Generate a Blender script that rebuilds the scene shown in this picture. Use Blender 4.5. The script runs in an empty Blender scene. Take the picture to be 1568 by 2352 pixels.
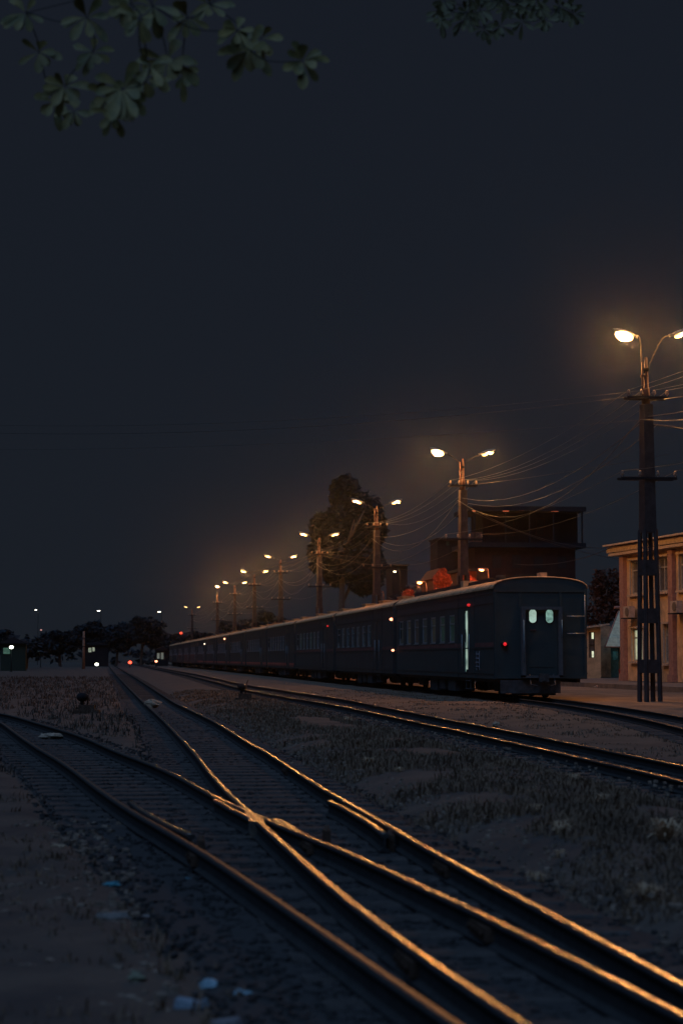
import bpy, bmesh, math, random
from mathutils import Vector, Matrix, noise
random.seed(11)
R = math.radians
sc = bpy.context.scene
COL = sc.collection

# ------------------------------------------------------------------ camera
CAMZ = 1.43
FPX = 4300.0                      # focal length in pixels of a 1568x2352 view
PITCH = math.atan(336/FPX)
YAW = math.atan(549/FPX*math.cos(PITCH))
cam_d = bpy.data.cameras.new('camera'); cam = bpy.data.objects.new('camera', cam_d); COL.objects.link(cam)
cam.location = (0, 0, CAMZ)
cam.rotation_euler = (R(90)+PITCH, 0, -YAW)
cam_d.sensor_fit = 'VERTICAL'; cam_d.sensor_height = 36; cam_d.sensor_width = 24
cam_d.lens = FPX/2352*36
cam_d.clip_start = 0.1; cam_d.clip_end = 3000
cam_d.dof.use_dof = True; cam_d.dof.focus_distance = 75; cam_d.dof.aperture_fstop = 2.5
cam_d.dof.aperture_blades = 7
sc.camera = cam
ROT = cam.rotation_euler.to_matrix()
CP = Vector((0, 0, CAMZ))
def ray(x, y): return ROT @ Vector(((x-784)/FPX, -(y-1176)/FPX, -1))
def PG(x, y, z=0.0):              # the point at height z seen there
    d = ray(x, y); return CP + d*((z-CAMZ)/d.z)
def PX(x, y, X):
    d = ray(x, y); return CP + d*(X/d.x)
def PY(x, y, Y):
    d = ray(x, y); return CP + d*(Y/d.y)

# ------------------------------------------------------------------ scene settings
sc.view_settings.view_transform = 'Standard'; sc.view_settings.look = 'None'
sc.view_settings.exposure = 0; sc.view_settings.gamma = 1
sc.cycles.use_denoising = True
sc.cycles.use_light_tree = True
sc.cycles.max_bounces = 5; sc.cycles.volume_bounces = 0
sc.cycles.sample_clamp_indirect = 2.0
sc.cycles.caustics_reflective = False; sc.cycles.caustics_refractive = False
sc.cycles.use_adaptive_sampling = False

# ------------------------------------------------------------------ materials
MATS = {}
def mat(name, col, rough=.8, metal=0., var=.25, scale=6., bump=.0, bscale=40., col2=None, emis=None, estr=0., spec=.3, detail=5.):
    if name in MATS: return MATS[name]
    m = bpy.data.materials.new(name); m.use_nodes = True
    nt = m.node_tree; b = nt.nodes['Principled BSDF']
    b.inputs['Roughness'].default_value = rough; b.inputs['Metallic'].default_value = metal
    b.inputs['Specular IOR Level'].default_value = spec
    tc = nt.nodes.new('ShaderNodeTexCoord')
    n = nt.nodes.new('ShaderNodeTexNoise'); n.inputs['Scale'].default_value = scale; n.inputs['Detail'].default_value = detail
    n.inputs['Roughness'].default_value = .65
    nt.links.new(tc.outputs['Object'], n.inputs['Vector'])
    cr = nt.nodes.new('ShaderNodeValToRGB')
    c2 = col2 or tuple(c*(1-var) for c in col)
    c1 = col if col2 else tuple(min(1, c*(1+var)) for c in col)
    cr.color_ramp.elements[0].position = .33; cr.color_ramp.elements[1].position = .67
    cr.color_ramp.elements[0].color = (*c2, 1); cr.color_ramp.elements[1].color = (*c1, 1)
    nt.links.new(n.outputs['Fac'], cr.inputs['Fac']); nt.links.new(cr.outputs['Color'], b.inputs['Base Color'])
    if bump:
        n2 = nt.nodes.new('ShaderNodeTexNoise'); n2.inputs['Scale'].default_value = bscale; n2.inputs['Detail'].default_value = 4
        nt.links.new(tc.outputs['Object'], n2.inputs['Vector'])
        bp = nt.nodes.new('ShaderNodeBump'); bp.inputs['Strength'].default_value = bump; bp.inputs['Distance'].default_value = .02
        nt.links.new(n2.outputs['Fac'], bp.inputs['Height']); nt.links.new(bp.outputs['Normal'], b.inputs['Normal'])
    if emis:
        b.inputs['Emission Color'].default_value = (*emis, 1); b.inputs['Emission Strength'].default_value = estr
    MATS[name] = m; return m
def glow(name, col, strength, var=0.0, scale=3.):
    if name in MATS: return MATS[name]
    m = mat(name, tuple(min(.8, c*.5+.05)*(1 if strength > .05 else .14) for c in col), .4, emis=col, estr=strength)
    if var:                                   # uneven light inside (curtains, fittings)
        nt = m.node_tree; b = nt.nodes['Principled BSDF']
        tc = nt.nodes['Texture Coordinate']; n = nt.nodes.new('ShaderNodeTexNoise'); n.inputs['Scale'].default_value = scale
        nt.links.new(tc.outputs['Object'], n.inputs['Vector'])
        mr = nt.nodes.new('ShaderNodeMapRange'); mr.inputs['From Min'].default_value = .3; mr.inputs['From Max'].default_value = .7
        mr.inputs['To Min'].default_value = strength*(1-var); mr.inputs['To Max'].default_value = strength*(1+var)
        nt.links.new(n.outputs['Fac'], mr.inputs['Value']); nt.links.new(mr.outputs['Result'], b.inputs['Emission Strength'])
    return m

rail_m = mat('rail_steel', (.80, .72, .60), .3, .95, .15, 9., .12, 60.)
def streaky(m, lo, hi, sy):                 # polished running band with worn, duller lengths
    nt = m.node_tree; b = nt.nodes['Principled BSDF']; tc = nt.nodes['Texture Coordinate']
    mp = nt.nodes.new('ShaderNodeMapping'); mp.inputs['Scale'].default_value = (8, sy, 8)
    n = nt.nodes.new('ShaderNodeTexNoise'); n.inputs['Scale'].default_value = 1; n.inputs['Detail'].default_value = 6
    nt.links.new(tc.outputs['Object'], mp.inputs['Vector']); nt.links.new(mp.outputs['Vector'], n.inputs['Vector'])
    mr = nt.nodes.new('ShaderNodeMapRange'); mr.inputs['From Min'].default_value = .3; mr.inputs['From Max'].default_value = .7
    mr.inputs['To Min'].default_value = lo; mr.inputs['To Max'].default_value = hi
    nt.links.new(n.outputs['Fac'], mr.inputs['Value']); nt.links.new(mr.outputs['Result'], b.inputs['Roughness'])
streaky(rail_m, .11, .25, .7)
rust_m = mat('rusty_steel', (.10, .06, .04), .8, .2, .4, 14., .3)
sleeper_m = mat('weathered_sleeper', (.075, .066, .060), .9, 0, .4, 7., .5, 30., detail=8)
steel_m = mat('dark_painted_steel', (.014, .014, .016), .95, .0, .3, 8.)
pole_m = mat('pole_grey', (.14, .08, .06), .8, 0, .3, 5., .2)
mast_m = mat('dark_mast_steel', (.060, .045, .042), .85, 0, .3, 4., .2)
pipe_m = mat('galvanised_pipe', (.085, .042, .03), .8, .0, .2, 9.)
insul_m = mat('porcelain', (.30, .22, .16), .5, 0, .2, 20.)
wire_m = mat('cable_sheath', (.055, .046, .04), .45, 0, .2, 2.)
house_m = mat('lamp_housing', (.30, .29, .27), .5, .3, .2, 9.)
navy_m = mat('dark_blue_paint', (.045, .055, .056), .55, 0, .22, 1.3, .05, 12., spec=.25)
navyend_m = mat('dark_blue_end_paint', (.036, .058, .060), .55, 0, .15, 1.6, .05, 12., spec=.25)
maroon_m = mat('dull_maroon_band', (.16, .07, .065), .6, 0, .25, 2.)
red_m = mat('red_band', (.55, .10, .07), .55, 0, .35, 3.)  # far cars' red stripe, its red glow put into the paint colour
roof_m = mat('weathered_carriage_roof', (.56, .37, .20), .85, 0, .35, 2.2, .2, 8.)
under_m = mat('underframe_grime', (.06, .06, .06), .85, 0, .4, 6., .2)
glass_m = mat('dark_window_glass', (.05, .09, .09), .12, 0, .2, 3., spec=.5)
frame_m = mat('pale_window_frame', (.42, .38, .30), .6, 0, .2, 8.)
alu_m = mat('aluminium_frame', (.30, .33, .34), .45, .4, .2, 8.)

# ------------------------------------------------------------------ mesh helpers
class MB:
    def __init__(s): s.v = []; s.f = []; s.sm = []
    def add(s, vs, fs, smooth=False):
        k = len(s.v); s.v += [Vector(v) for v in vs]
        s.f += [tuple(i+k for i in f) for f in fs]; s.sm += [smooth]*len(fs); return s
    def box(s, c, d, rz=0, rx=0, ry=0):
        m = Matrix.Rotation(rz, 3, 'Z') @ Matrix.Rotation(ry, 3, 'Y') @ Matrix.Rotation(rx, 3, 'X')
        c = Vector(c); vs = []
        for sx in (-1, 1):
            for sy in (-1, 1):
                for sz in (-1, 1): vs.append(c + m @ Vector((sx*d[0]/2, sy*d[1]/2, sz*d[2]/2)))
        return s.add(vs, [(0,1,3,2),(4,6,7,5),(0,4,5,1),(2,3,7,6),(0,2,6,4),(1,5,7,3)])
    def tube(s, pts, r, n=8, smooth=True, cap=True):
        pts = [Vector(p) for p in pts]; rs = r if isinstance(r, (list, tuple)) else [r]*len(pts)
        vs = []; fs = []; up = None
        for i, p in enumerate(pts):
            t = (pts[min(i+1, len(pts)-1)] - pts[max(i-1, 0)]).normalized()
            ref = Vector((0, 0, 1)) if abs(t.z) < .95 else Vector((1, 0, 0))
            a = t.cross(ref).normalized(); b = a.cross(t).normalized()
            for k in range(n):
                w = 2*math.pi*k/n; vs.append(p + (a*math.cos(w)+b*math.sin(w))*rs[i])
        for i in range(len(pts)-1):
            for k in range(n):
                fs.append((i*n+k, i*n+(k+1) % n, (i+1)*n+(k+1) % n, (i+1)*n+k))
        s.add(vs, fs, smooth)
        if cap:
            k = len(s.v)-len(vs); s.f.append(tuple(k+i for i in range(n))[::-1]); s.f.append(tuple(k+len(vs)-n+i for i in range(n))); s.sm += [False, False]
        return s
    def lathe(s, c, prof, n=12, axis='Z', smooth=True):
        c = Vector(c); vs = []; fs = []
        for r, z in prof:
            for k in range(n):
                w = 2*math.pi*k/n
                p = Vector((r*math.cos(w), r*math.sin(w), z))
                if axis == 'X': p = Vector((p.z, p.x, p.y))
                if axis == 'Y': p = Vector((p.x, p.z, p.y))
                vs.append(c+p)
        for i in range(len(prof)-1):
            for k in range(n): fs.append((i*n+k, i*n+(k+1) % n, (i+1)*n+(k+1) % n, (i+1)*n+k))
        s.add(vs, fs, smooth)
        k = len(s.v)-len(vs); s.f += [tuple(k+i for i in range(n)), tuple(k+len(vs)-n+i for i in range(n))]; s.sm += [False, False]
        return s
    def ell(s, c, d, n=12, m=7, rz=0, ry=0, rough=0, seed=0):
        c = Vector(c); M = Matrix.Rotation(rz, 3, 'Z') @ Matrix.Rotation(ry, 3, 'Y'); vs = []; fs = []
        for i in range(m+1):
            th = math.pi*i/m
            for k in range(n):
                ph = 2*math.pi*k/n
                p = Vector((math.sin(th)*math.cos(ph), math.sin(th)*math.sin(ph), math.cos(th)))
                q = 1 + rough*noise.noise(p*1.7+Vector((seed*3.1, seed, 0)))*2
                vs.append(c + M @ Vector((p.x*d[0]/2*q, p.y*d[1]/2*q, p.z*d[2]/2*q)))
        for i in range(m):
            for k in range(n): fs.append((i*n+k, (i+1)*n+k, (i+1)*n+(k+1) % n, i*n+(k+1) % n))
        return s.add(vs, fs, rough == 0)
    def prism(s, poly, axis, a, b):           # poly in the plane normal to axis
        n = len(poly); vs = []
        for t in (a, b):
            for p in poly:
                vs.append({'X': (t, p[0], p[1]), 'Y': (p[0], t, p[1]), 'Z': (p[0], p[1], t)}[axis])
        fs = [tuple(range(n))[::-1], tuple(range(n, 2*n))] + [(i, (i+1) % n, n+(i+1) % n, n+i) for i in range(n)]
        return s.add(vs, fs)
    def wall(s, O, U, V, N, W, H, holes=(), depth=.12):
        O, U, V, N = map(Vector, (O, U, V, N))
        us = sorted({0, W, *[h[0] for h in holes], *[h[2] for h in holes]}); vs_ = sorted({0, H, *[h[1] for h in holes], *[h[3] for h in holes]})
        for i in range(len(us)-1):
            for j in range(len(vs_)-1):
                cu, cv = (us[i]+us[i+1])/2, (vs_[j]+vs_[j+1])/2
                if any(h[0] < cu < h[2] and h[1] < cv < h[3] for h in holes): continue
                s.add([O+U*us[i]+V*vs_[j], O+U*us[i+1]+V*vs_[j], O+U*us[i+1]+V*vs_[j+1], O+U*us[i]+V*vs_[j+1]], [(0,1,2,3)])
        for (a, b, c, d) in holes:
            q = [(a,b),(c,b),(c,d),(a,d)]
            for i in range(4):
                p0, p1 = q[i], q[(i+1) % 4]
                A = O+U*p0[0]+V*p0[1]; B = O+U*p1[0]+V*p1[1]
                s.add([A, B, B-N*depth, A-N*depth], [(0,1,2,3)])
        return s
    def build(s, name, m, parent=None, loc=None):
        off = Vector(loc) if loc is not None else Vector((0, 0, 0))
        me = bpy.data.meshes.new(name)
        if parent is not None and loc is None:
            p = parent
            while p: off += p.location; p = p.parent
            off = off if s.__dict__.get('world') else Vector((0, 0, 0))
        me.from_pydata([tuple(v-off) for v in s.v], [], s.f); me.update()
        for i, sm in enumerate(s.sm):
            if sm: me.polygons[i].use_smooth = True
        me.materials.append(m)
        o = bpy.data.objects.new(name, me); COL.objects.link(o)
        if parent is not None: o.parent = parent
        elif loc is not None: o.location = loc
        return o
class WB(MB):                                  # vertices given in world coordinates
    def __init__(s): super().__init__(); s.world = True

def tag(o, label=None, cat=None, group=None, kind=None):
    if label: o['label'] = label
    if cat: o['category'] = cat
    if group: o['group'] = group
    if kind: o['kind'] = kind
    return o
def empty(name, loc, label, cat, group=None, rz=0):
    o = bpy.data.objects.new(name, None); COL.objects.link(o); o.location = loc; o.rotation_euler.z = rz
    o.empty_display_size = .2
    return tag(o, label, cat, group)
def part(mb, name, m, parent, label=None):
    o = mb.build(name, m, parent)
    if label: o['label'] = label
    return o
def copy_tree(o, parent=None):
    c = o.copy(); COL.objects.link(c); c.parent = parent
    for ch in list(o.children): copy_tree(ch, c)
    return c
LP = 2.6
def light(name, loc, power, col, radius, parent=None):
    power *= LP
    l = bpy.data.lights.new(name, 'POINT'); l.energy = power; l.color = col; l.shadow_soft_size = radius
    o = bpy.data.objects.new(name, l); COL.objects.link(o); o.location = loc
    if parent: o.parent = parent
    return o
def spline(pts, n=8):
    out = []; P_ = [Vector(p) for p in pts]
    for i in range(len(P_)-1):
        p0 = P_[max(i-1, 0)]; p1 = P_[i]; p2 = P_[i+1]; p3 = P_[min(i+2, len(P_)-1)]
        for k in range(n):
            t = k/n
            out.append(.5*((2*p1)+(p2-p0)*t+(2*p0-5*p1+4*p2-p3)*t*t+(3*p1-p0-3*p2+p3)*t**3))
    out.append(P_[-1]); return out

# ------------------------------------------------------------------ sky and light
w = bpy.data.worlds.new('World'); sc.world = w; w.use_nodes = True
nt = w.node_tree; bg = nt.nodes['Background']
tc = nt.nodes.new('ShaderNodeTexCoord'); sx = nt.nodes.new('ShaderNodeSeparateXYZ'); cr = nt.nodes.new('ShaderNodeValToRGB')
nt.links.new(tc.outputs['Generated'], sx.inputs['Vector'])
nt.links.new(sx.outputs['Z'], cr.inputs['Fac']); nt.links.new(cr.outputs['Color'], bg.inputs['Color'])
e = cr.color_ramp.elements
e[0].position = 0; e[0].color = (.0098, .0130, .0190, 1)
e[1].position = .55; e[1].color = (.0074, .0100, .0168, 1)
bg.inputs['Strength'].default_value = 1.0
cool_fill_d = bpy.data.lights.new('cool_fill', 'SUN'); cool_fill = bpy.data.objects.new('cool_fill', cool_fill_d); COL.objects.link(cool_fill)
cool_fill_d.energy = .85; cool_fill_d.angle = R(60); cool_fill_d.color = (.29, .53, 1.0)   # added cool fill from behind the camera, lifts the darks
cool_fill.rotation_euler = (R(30), 0, R(-35))

# ------------------------------------------------------------------ rails laid out from the view
RT = .15
def rl(pts): return [PG(x, y, RT) for x, y in pts]
def YX(pts): return sorted([(p.y, p.x) for p in pts])
def interp(tab, y):
    if y <= tab[0][0]:
        (a, b), (c, d) = tab[0], tab[1]; return b+(d-b)/(c-a)*(y-a)
    if y >= tab[-1][0]:
        return tab[-1][1]
    for i in range(len(tab)-1):
        if tab[i][0] <= y <= tab[i+1][0]:
            t = (y-tab[i][0])/(tab[i+1][0]-tab[i][0]); return tab[i][1]*(1-t)+tab[i+1][1]*t
def smoothtab(tab, y, w=1.5):
    return sum(interp(tab, y+w*k) for k in (-1, -.5, 0, .5, 1))/5
A_px = [(0,1656),(65,1703),(155,1756),(260,1836),(350,1888),(440,1938),(500,1976),(640,2067),(784,2169),(909,2255),(1049,2351)]
C_px = [(0,1585),(70,1622),(190,1690),(280,1730),(390,1768),(435,1798),(500,1830),(585,1875),(640,1888),(700,1916),(784,1948),(884,1993),(984,2038),(1054,2075),(1124,2110),(1234,2158),(1334,2203),(1434,2250),(1568,2323)]
B_px = [(325,1608),(370,1648),(400,1678),(450,1731),(500,1796),(540,1836),(585,1873),(650,1941),(784,2050),(859,2115),(934,2173),(1009,2233),(1084,2283),(1194,2351)]
D_px = [(400,1613),(450,1636),(500,1660),(550,1693),(615,1728),(665,1760),(725,1800),(784,1835),(864,1878),(949,1928),(1024,1970),(1094,2010),(1199,2065),(1309,2118),(1384,2158),(1484,2208),(1568,2255)]
E_px = [(571,1586),(784,1621.5),(1019,1670.5),(1194,1708),(1384,1750),(1568,1793)]
F_px = [(571,1574),(784,1604.6),(1064,1659),(1156,1675.5),(1304,1704.5),(1568,1758)]
TA, TC, TB, TD, TE, TF = [YX(rl(p)) for p in (A_px, C_px, B_px, D_px, E_px, F_px)]
def blend(tab, far):                           # settle to a straight far alignment
    ymax = tab[-1][0]
    return tab + [(ymax+30, (tab[-1][1]+far)/2), (ymax+70, far), (640, far)]
TB = blend(TB, 1.12); TD = blend(TD, 2.22); TE = blend(TE, 6.55); TF = blend(TF, 7.62)
TA = TA + [(TA[-1][0]+12, TA[-1][1]-1.75), (TA[-1][0]+40, TA[-1][1]-8)]
TC = [t for t in TC if t[0] < 48]
TC = TC + [(TC[-1][0]+12, TC[-1][1]-1.75), (TC[-1][0]+40, TC[-1][1]-8)]
TXC = 13.85                                    # centre of the carriages' track
def trainX(y):
    if y > 66: return TXC
    t = (66-y); return TXC - .0026*t*t if t < 32 else TXC - .0026*1024 - .166*(t-32)

PROF = [(.042,0),(.042,.010),(.012,.03),(.009,.10),(.029,.108),(.031,.126),(.027,.134),(.018,.1385),(.007,.1402)]
PROF = PROF + [(-x, z) for x, z in PROF[::-1]]
def rail_mesh(mb, fx, ys, z0=.01, slot=None):
    n = len(PROF); vs = []; fs = []; sm = []
    for i, y in enumerate(ys):
        x = fx(y); dx = (fx(y+.3)-fx(y-.3))/.6; L = math.hypot(1, dx); nx, ny = 1/L, -dx/L
        wob = .004*noise.noise(Vector((x*2, y*.35, 3)))
        for (px_, pz) in PROF: vs.append((x+px_*nx+wob, y+px_*ny, z0+pz+wob*.7))
    for i in range(len(ys)-1):
        for k in range(n):
            fs.append((i*n+k, (i+1)*n+k, (i+1)*n+(k+1) % n, i*n+(k+1) % n))
    k0 = len(mb.v); mb.add(vs, fs)
    q = len(mb.f)-len(fs)
    for j in range(len(fs)):
        if 4 <= j % n <= 12: mb.sm[q+j] = True
    mb.f += [tuple(k0+i for i in range(n)), tuple(k0+len(vs)-n+i for i in range(n))[::-1]]; mb.sm += [False, False]
rail_dull = mat('rail_steel_dull', (.34, .27, .21), .42, .9, .2, 9., .15, 60.)
railside_m = mat('rail_side_rust', (.048, .047, .046), .95, 0, .2, 14., .2, spec=.1)
def rail_part(mb, name, root, top=None):
    o = part(mb, name, railside_m, root); me = o.data; me.materials.append(top or rail_m); n = len(PROF)
    for i, p in enumerate(me.polygons):
        if len(p.vertices) == 4 and 7 <= i % n <= 9: p.material_index = 1
    return o
def ysteps(a, b):
    out = [a]
    while out[-1] < b: out.append(min(b, out[-1]+max(.35, out[-1]*.03)))
    return out

sl_mb = MB()
def sleeper_proto(L):
    m = MB(); d = .22; h = .09
    m.prism([(-d/2,-h),(d/2,-h),(d/2,-.012),(d/2-.015,0),(-d/2+.015,0),(-d/2,-.012)], 'X', -L/2, L/2)
    return m
tie_me = {}
def track(name, label, f1, f2, y0, y1, cat='railway track', sl=None, slpitch=.62, ext=.47, dull=None):
    root = empty(name, (f1(y0)*.5+f2(y0)*.5, y0, 0), label, cat)
    for f in (f1, f2):
        mb = WB(); rail_mesh(mb, f, ysteps(y0, y1)); rail_part(mb, 'rail', root, rail_dull if f is dull else None)
    y = (sl or y0)+.3; cnt = 0; rest = WB()
    while y < min(y1, 170):
        a, b = f1(y), f2(y); L = round(abs(b-a)+2*ext, 1); dx = (f1(y+.5)-f1(y-.5))
        c = Vector(((a+b)/2+random.uniform(-.03, .03), y, .011+random.uniform(-.006, .004)))
        rz = -math.atan(dx)+random.uniform(-.02, .02)
        if cnt < 98:
            if L not in tie_me:
                o = sleeper_proto(L).build('sleeper', sleeper_m); tie_me[L] = o.data; bpy.data.objects.remove(o)
            o = bpy.data.objects.new('sleeper', tie_me[L]); COL.objects.link(o); o.parent = root
            o.location = c-root.location; o.rotation_euler.z = rz
        else: rest.box(c-Vector((0,0,.045)), (L, .22, .09), rz)
        y += slpitch*random.uniform(.95, 1.05); cnt += 1
    if rest.v: tag(part(rest, 'far_sleeper', sleeper_m, root), kind='stuff')
    return root
fA = lambda y: smoothtab(TA, y, 1.6); fB = lambda y: smoothtab(TB, y, 2.2); fC = lambda y: smoothtab(TC, y, 2.); fD = lambda y: smoothtab(TD, y, 2.2)
fE = lambda y: smoothtab(TE, y, 3); fF = lambda y: smoothtab(TF, y, 3)
straight = track('railway_track', 'long straight track from bottom right to the vanishing point, crossed by the branch', fB, fD, 4.5, 600)
branch = track('railway_track', 'branch track curving off to the left edge from the rail crossing', fA, fC, 4.5, 70, sl=16, dull=fA)
middle = track('railway_track', 'track with two thin bright rails running between the grass strip and the parked train', fE, fF, 17, 600)
train_tr = track('railway_track', 'dark track beneath the parked carriages bending towards the right edge', lambda y: trainX(y)-.53, lambda y: trainX(y)+.53, 20, 430, sl=20)
# guard rails, frog and joint plates of the crossing
def guard(fx, off, a, b, flare):
    mb = WB()
    def g(y):
        t = min((y-a), (b-y)); e_ = max(0, .8-t)/.8
        return fx(y)+off+flare*e_
    ys = [a+(b-a)*i/24 for i in range(25)]; rail_mesh(mb, g, ys, .008); return mb
ya, yb = PG(895,1913,RT).y, PG(750,1837,RT).y
rail_part(guard(fD, -.10, ya, yb, -.03), 'guard_rail', straight)
ya, yb = PG(445,1915,RT).y, PG(305,1838,RT).y
rail_part(guard(fA, .10, ya, yb, .03), 'guard_rail', branch)
yx = PG(585,1873,RT).y
mb = WB(); rail_mesh(mb, lambda y: fC(y)-.10+.02*(y-yx), [yx-.2+i*.25 for i in range(9)], .008); rail_part(mb, 'wing_rail', branch)
mb = WB(); rail_mesh(mb, lambda y: fC(y)+.10-.05*(yx-y), [yx-1.6+i*.2 for i in range(8)], .008); rail_part(mb, 'wing_rail', straight)
mb = WB(); mb.prism([(-.06,-.5),(.06,-.5),(.02,.9),(-.02,.9)], 'Z', 0, .135)
for v in mb.v: v += Vector((fB(yx), yx, .012))
part(mb, 'crossing_nose', rail_m, straight)
def joint(root, fx, y, lab=None):
    mb = WB(); x = fx(y)
    mb.box((x, y, .075), (.075, .42, .07))
    for k in (-.15, -.05, .05, .15): mb.lathe((x-.045, y+k, .075), [(.018,-.012),(.018,.012)], 6, 'X')
    part(mb, 'joint_plate', rust_m, root)
for (r_, f_, px_, py_) in ((branch,fA,462,1945),(branch,fC,750,1920),(straight,fD,664,1757),(straight,fB,936,2172),(straight,fD,1020,1968),(branch,fC,1110,2100)):
    joint(r_, f_, PG(px_, py_, RT).y)
for x_, y_ in ((895,1925),(750,1915),(462,1938)):
    p = PG(x_, y_, .1); mb = WB(); mb.box((p.x, p.y, .05), (.05, .12, .16)); mb.lathe((p.x, p.y, .13), [(.02,0),(.02,.03)], 6); part(mb, 'check_block', rust_m, straight)

# ------------------------------------------------------------------ ground
def tdist(x, y):
    d = [abs(x-(fB(y)+fD(y))/2)]
    if y > 14: d.append(abs(x-(fE(y)+fF(y))/2))
    if y < 70: d.append(abs(x-(fA(y)+fC(y))/2))
    if y > 18: d.append(abs(x-trainX(y)))
    return min(d)
def ss(a, b, t):
    t = max(0, min(1, (t-a)/(b-a))); return t*t*(3-2*t)
def GH(x, y):
    d = tdist(x, y)
    n = noise.noise(Vector((x*.55, y*.4, 0)))*.6+noise.noise(Vector((x*1.7, y*1.3, 5)))*.3
    m = .02+.05*n
    m += .13*ss(2.6, 3.6, x)*(1-ss(4.7, 5.6, x))*(1-ss(60, 120, y))
    m += .09*ss(-.5, -2.5, x)*(1-ss(14, 30, y))*-1
    m += .05*ss(8.6, 9.5, x)
    m += .16*ss(20.5, 21, x)*0
    fine = .022*noise.noise(Vector((x*6, y*5, 9))) if y < 60 else 0
    return -.055 + (m+.055+fine)*ss(.85, 1.35, d)
def axis(vals): 
    out = []
    for a, b, s in vals:
        k = a
        while k < b-1e-6: out.append(k); k += s
    out.append(vals[-1][1]); return out
gx = axis([(-640,-100,90),(-100,-30,14),(-30,-8,2),(-8,-2,.3),(-2,8,.14),(8,20,.4),(20,60,2.5),(60,640,116)])
gy = axis([(-40,3,4.3),(3,22,.16),(22,45,.4),(45,110,1.6),(110,260,6),(260,640,38)])
gm = MB(); nx = len(gx)
gm.add([(x, y, GH(x, y) if -30 < x < 60 and 2 < y < 250 else -.0) for y in gy for x in gx],
       [(j*nx+i, j*nx+i+1, (j+1)*nx+i+1, (j+1)*nx+i) for j in range(len(gy)-1) for i in range(nx-1)], True)
ground_m = mat('earth_and_trodden_weeds', (.150, .112, .086), .95, 0, .4, 1.1, .5, 22., col2=(.070, .060, .054), detail=9)
nt = ground_m.node_tree; b_ = nt.nodes['Principled BSDF']; tc_ = nt.nodes['Texture Coordinate']
sx_ = nt.nodes.new('ShaderNodeSeparateXYZ'); nt.links.new(tc_.outputs['Object'], sx_.inputs['Vector'])
mr_ = nt.nodes.new('ShaderNodeMapRange'); mr_.inputs['From Min'].default_value = 7; mr_.inputs['From Max'].default_value = 15; nt.links.new(sx_.outputs['X'], mr_.inputs['Value'])
n3 = nt.nodes.new('ShaderNodeTexNoise'); n3.inputs['Scale'].default_value = .8; n3.inputs['Detail'].default_value = 8; n3.inputs['Roughness'].default_value = .7
mp_ = nt.nodes.new('ShaderNodeMapping'); mp_.inputs['Scale'].default_value = (1, .45, 1); nt.links.new(tc_.outputs['Object'], mp_.inputs['Vector']); nt.links.new(mp_.outputs['Vector'], n3.inputs['Vector'])
r3 = nt.nodes.new('ShaderNodeValToRGB'); r3.color_ramp.elements[0].position = .35; r3.color_ramp.elements[0].color = (.13, .088, .058, 1); r3.color_ramp.elements[1].position = .65; r3.color_ramp.elements[1].color = (.27, .185, .12, 1)
nt.links.new(n3.outputs['Fac'], r3.inputs['Fac'])
mx = nt.nodes.new('ShaderNodeMix'); mx.data_type = 'RGBA'; nt.links.new(mr_.outputs['Result'], mx.inputs[0])
nt.links.new(nt.nodes['Color Ramp'].outputs['Color'], mx.inputs[6]); nt.links.new(r3.outputs['Color'], mx.inputs[7]); nt.links.new(mx.outputs[2], b_.inputs['Base Color'])
tag(gm.build('ground', ground_m), kind='structure')
def bed(name, fc, half, ys, z=-.003):
    mb = MB(); cols = [-half-.25, -half, -half*.6, -half*.3, 0, half*.3, half*.6, half, half+.25]; n = len(cols)
    for y in ys:
        for k, c in enumerate(cols):
            zz = z if 0 < k < n-1 else z-.09
            x = fc(y)+c*(1+.10*noise.noise(Vector((c, y*.8, 2))))
            mb.v.append(Vector((x, y, zz+.014*noise.noise(Vector((x*7, y*7, 1))))))
    for j in range(len(ys)-1):
        for k in range(n-1):
            mb.f.append((j*n+k, j*n+k+1, (j+1)*n+k+1, (j+1)*n+k)); mb.sm.append(True)
    o = mb.build(name, ballast_m); return tag(o, kind='structure')
ballast_m = mat('oily_ballast', (.058, .054, .052), .95, 0, .2, 16., .5, 34., detail=7)
bed('ballast_bed', lambda y: (fB(y)+fD(y))/2, 1.02, ysteps(3, 600))
bed('ballast_bed_branch', lambda y: (fA(y)+fC(y))/2, .98, ysteps(3, 70), -.009)
bed('ballast_bed_middle', lambda y: (fE(y)+fF(y))/2, 1.05, ysteps(15, 600), -.006)
bed('ballast_bed_siding', trainX, 1.1, ysteps(18, 430), -.007)

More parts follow.
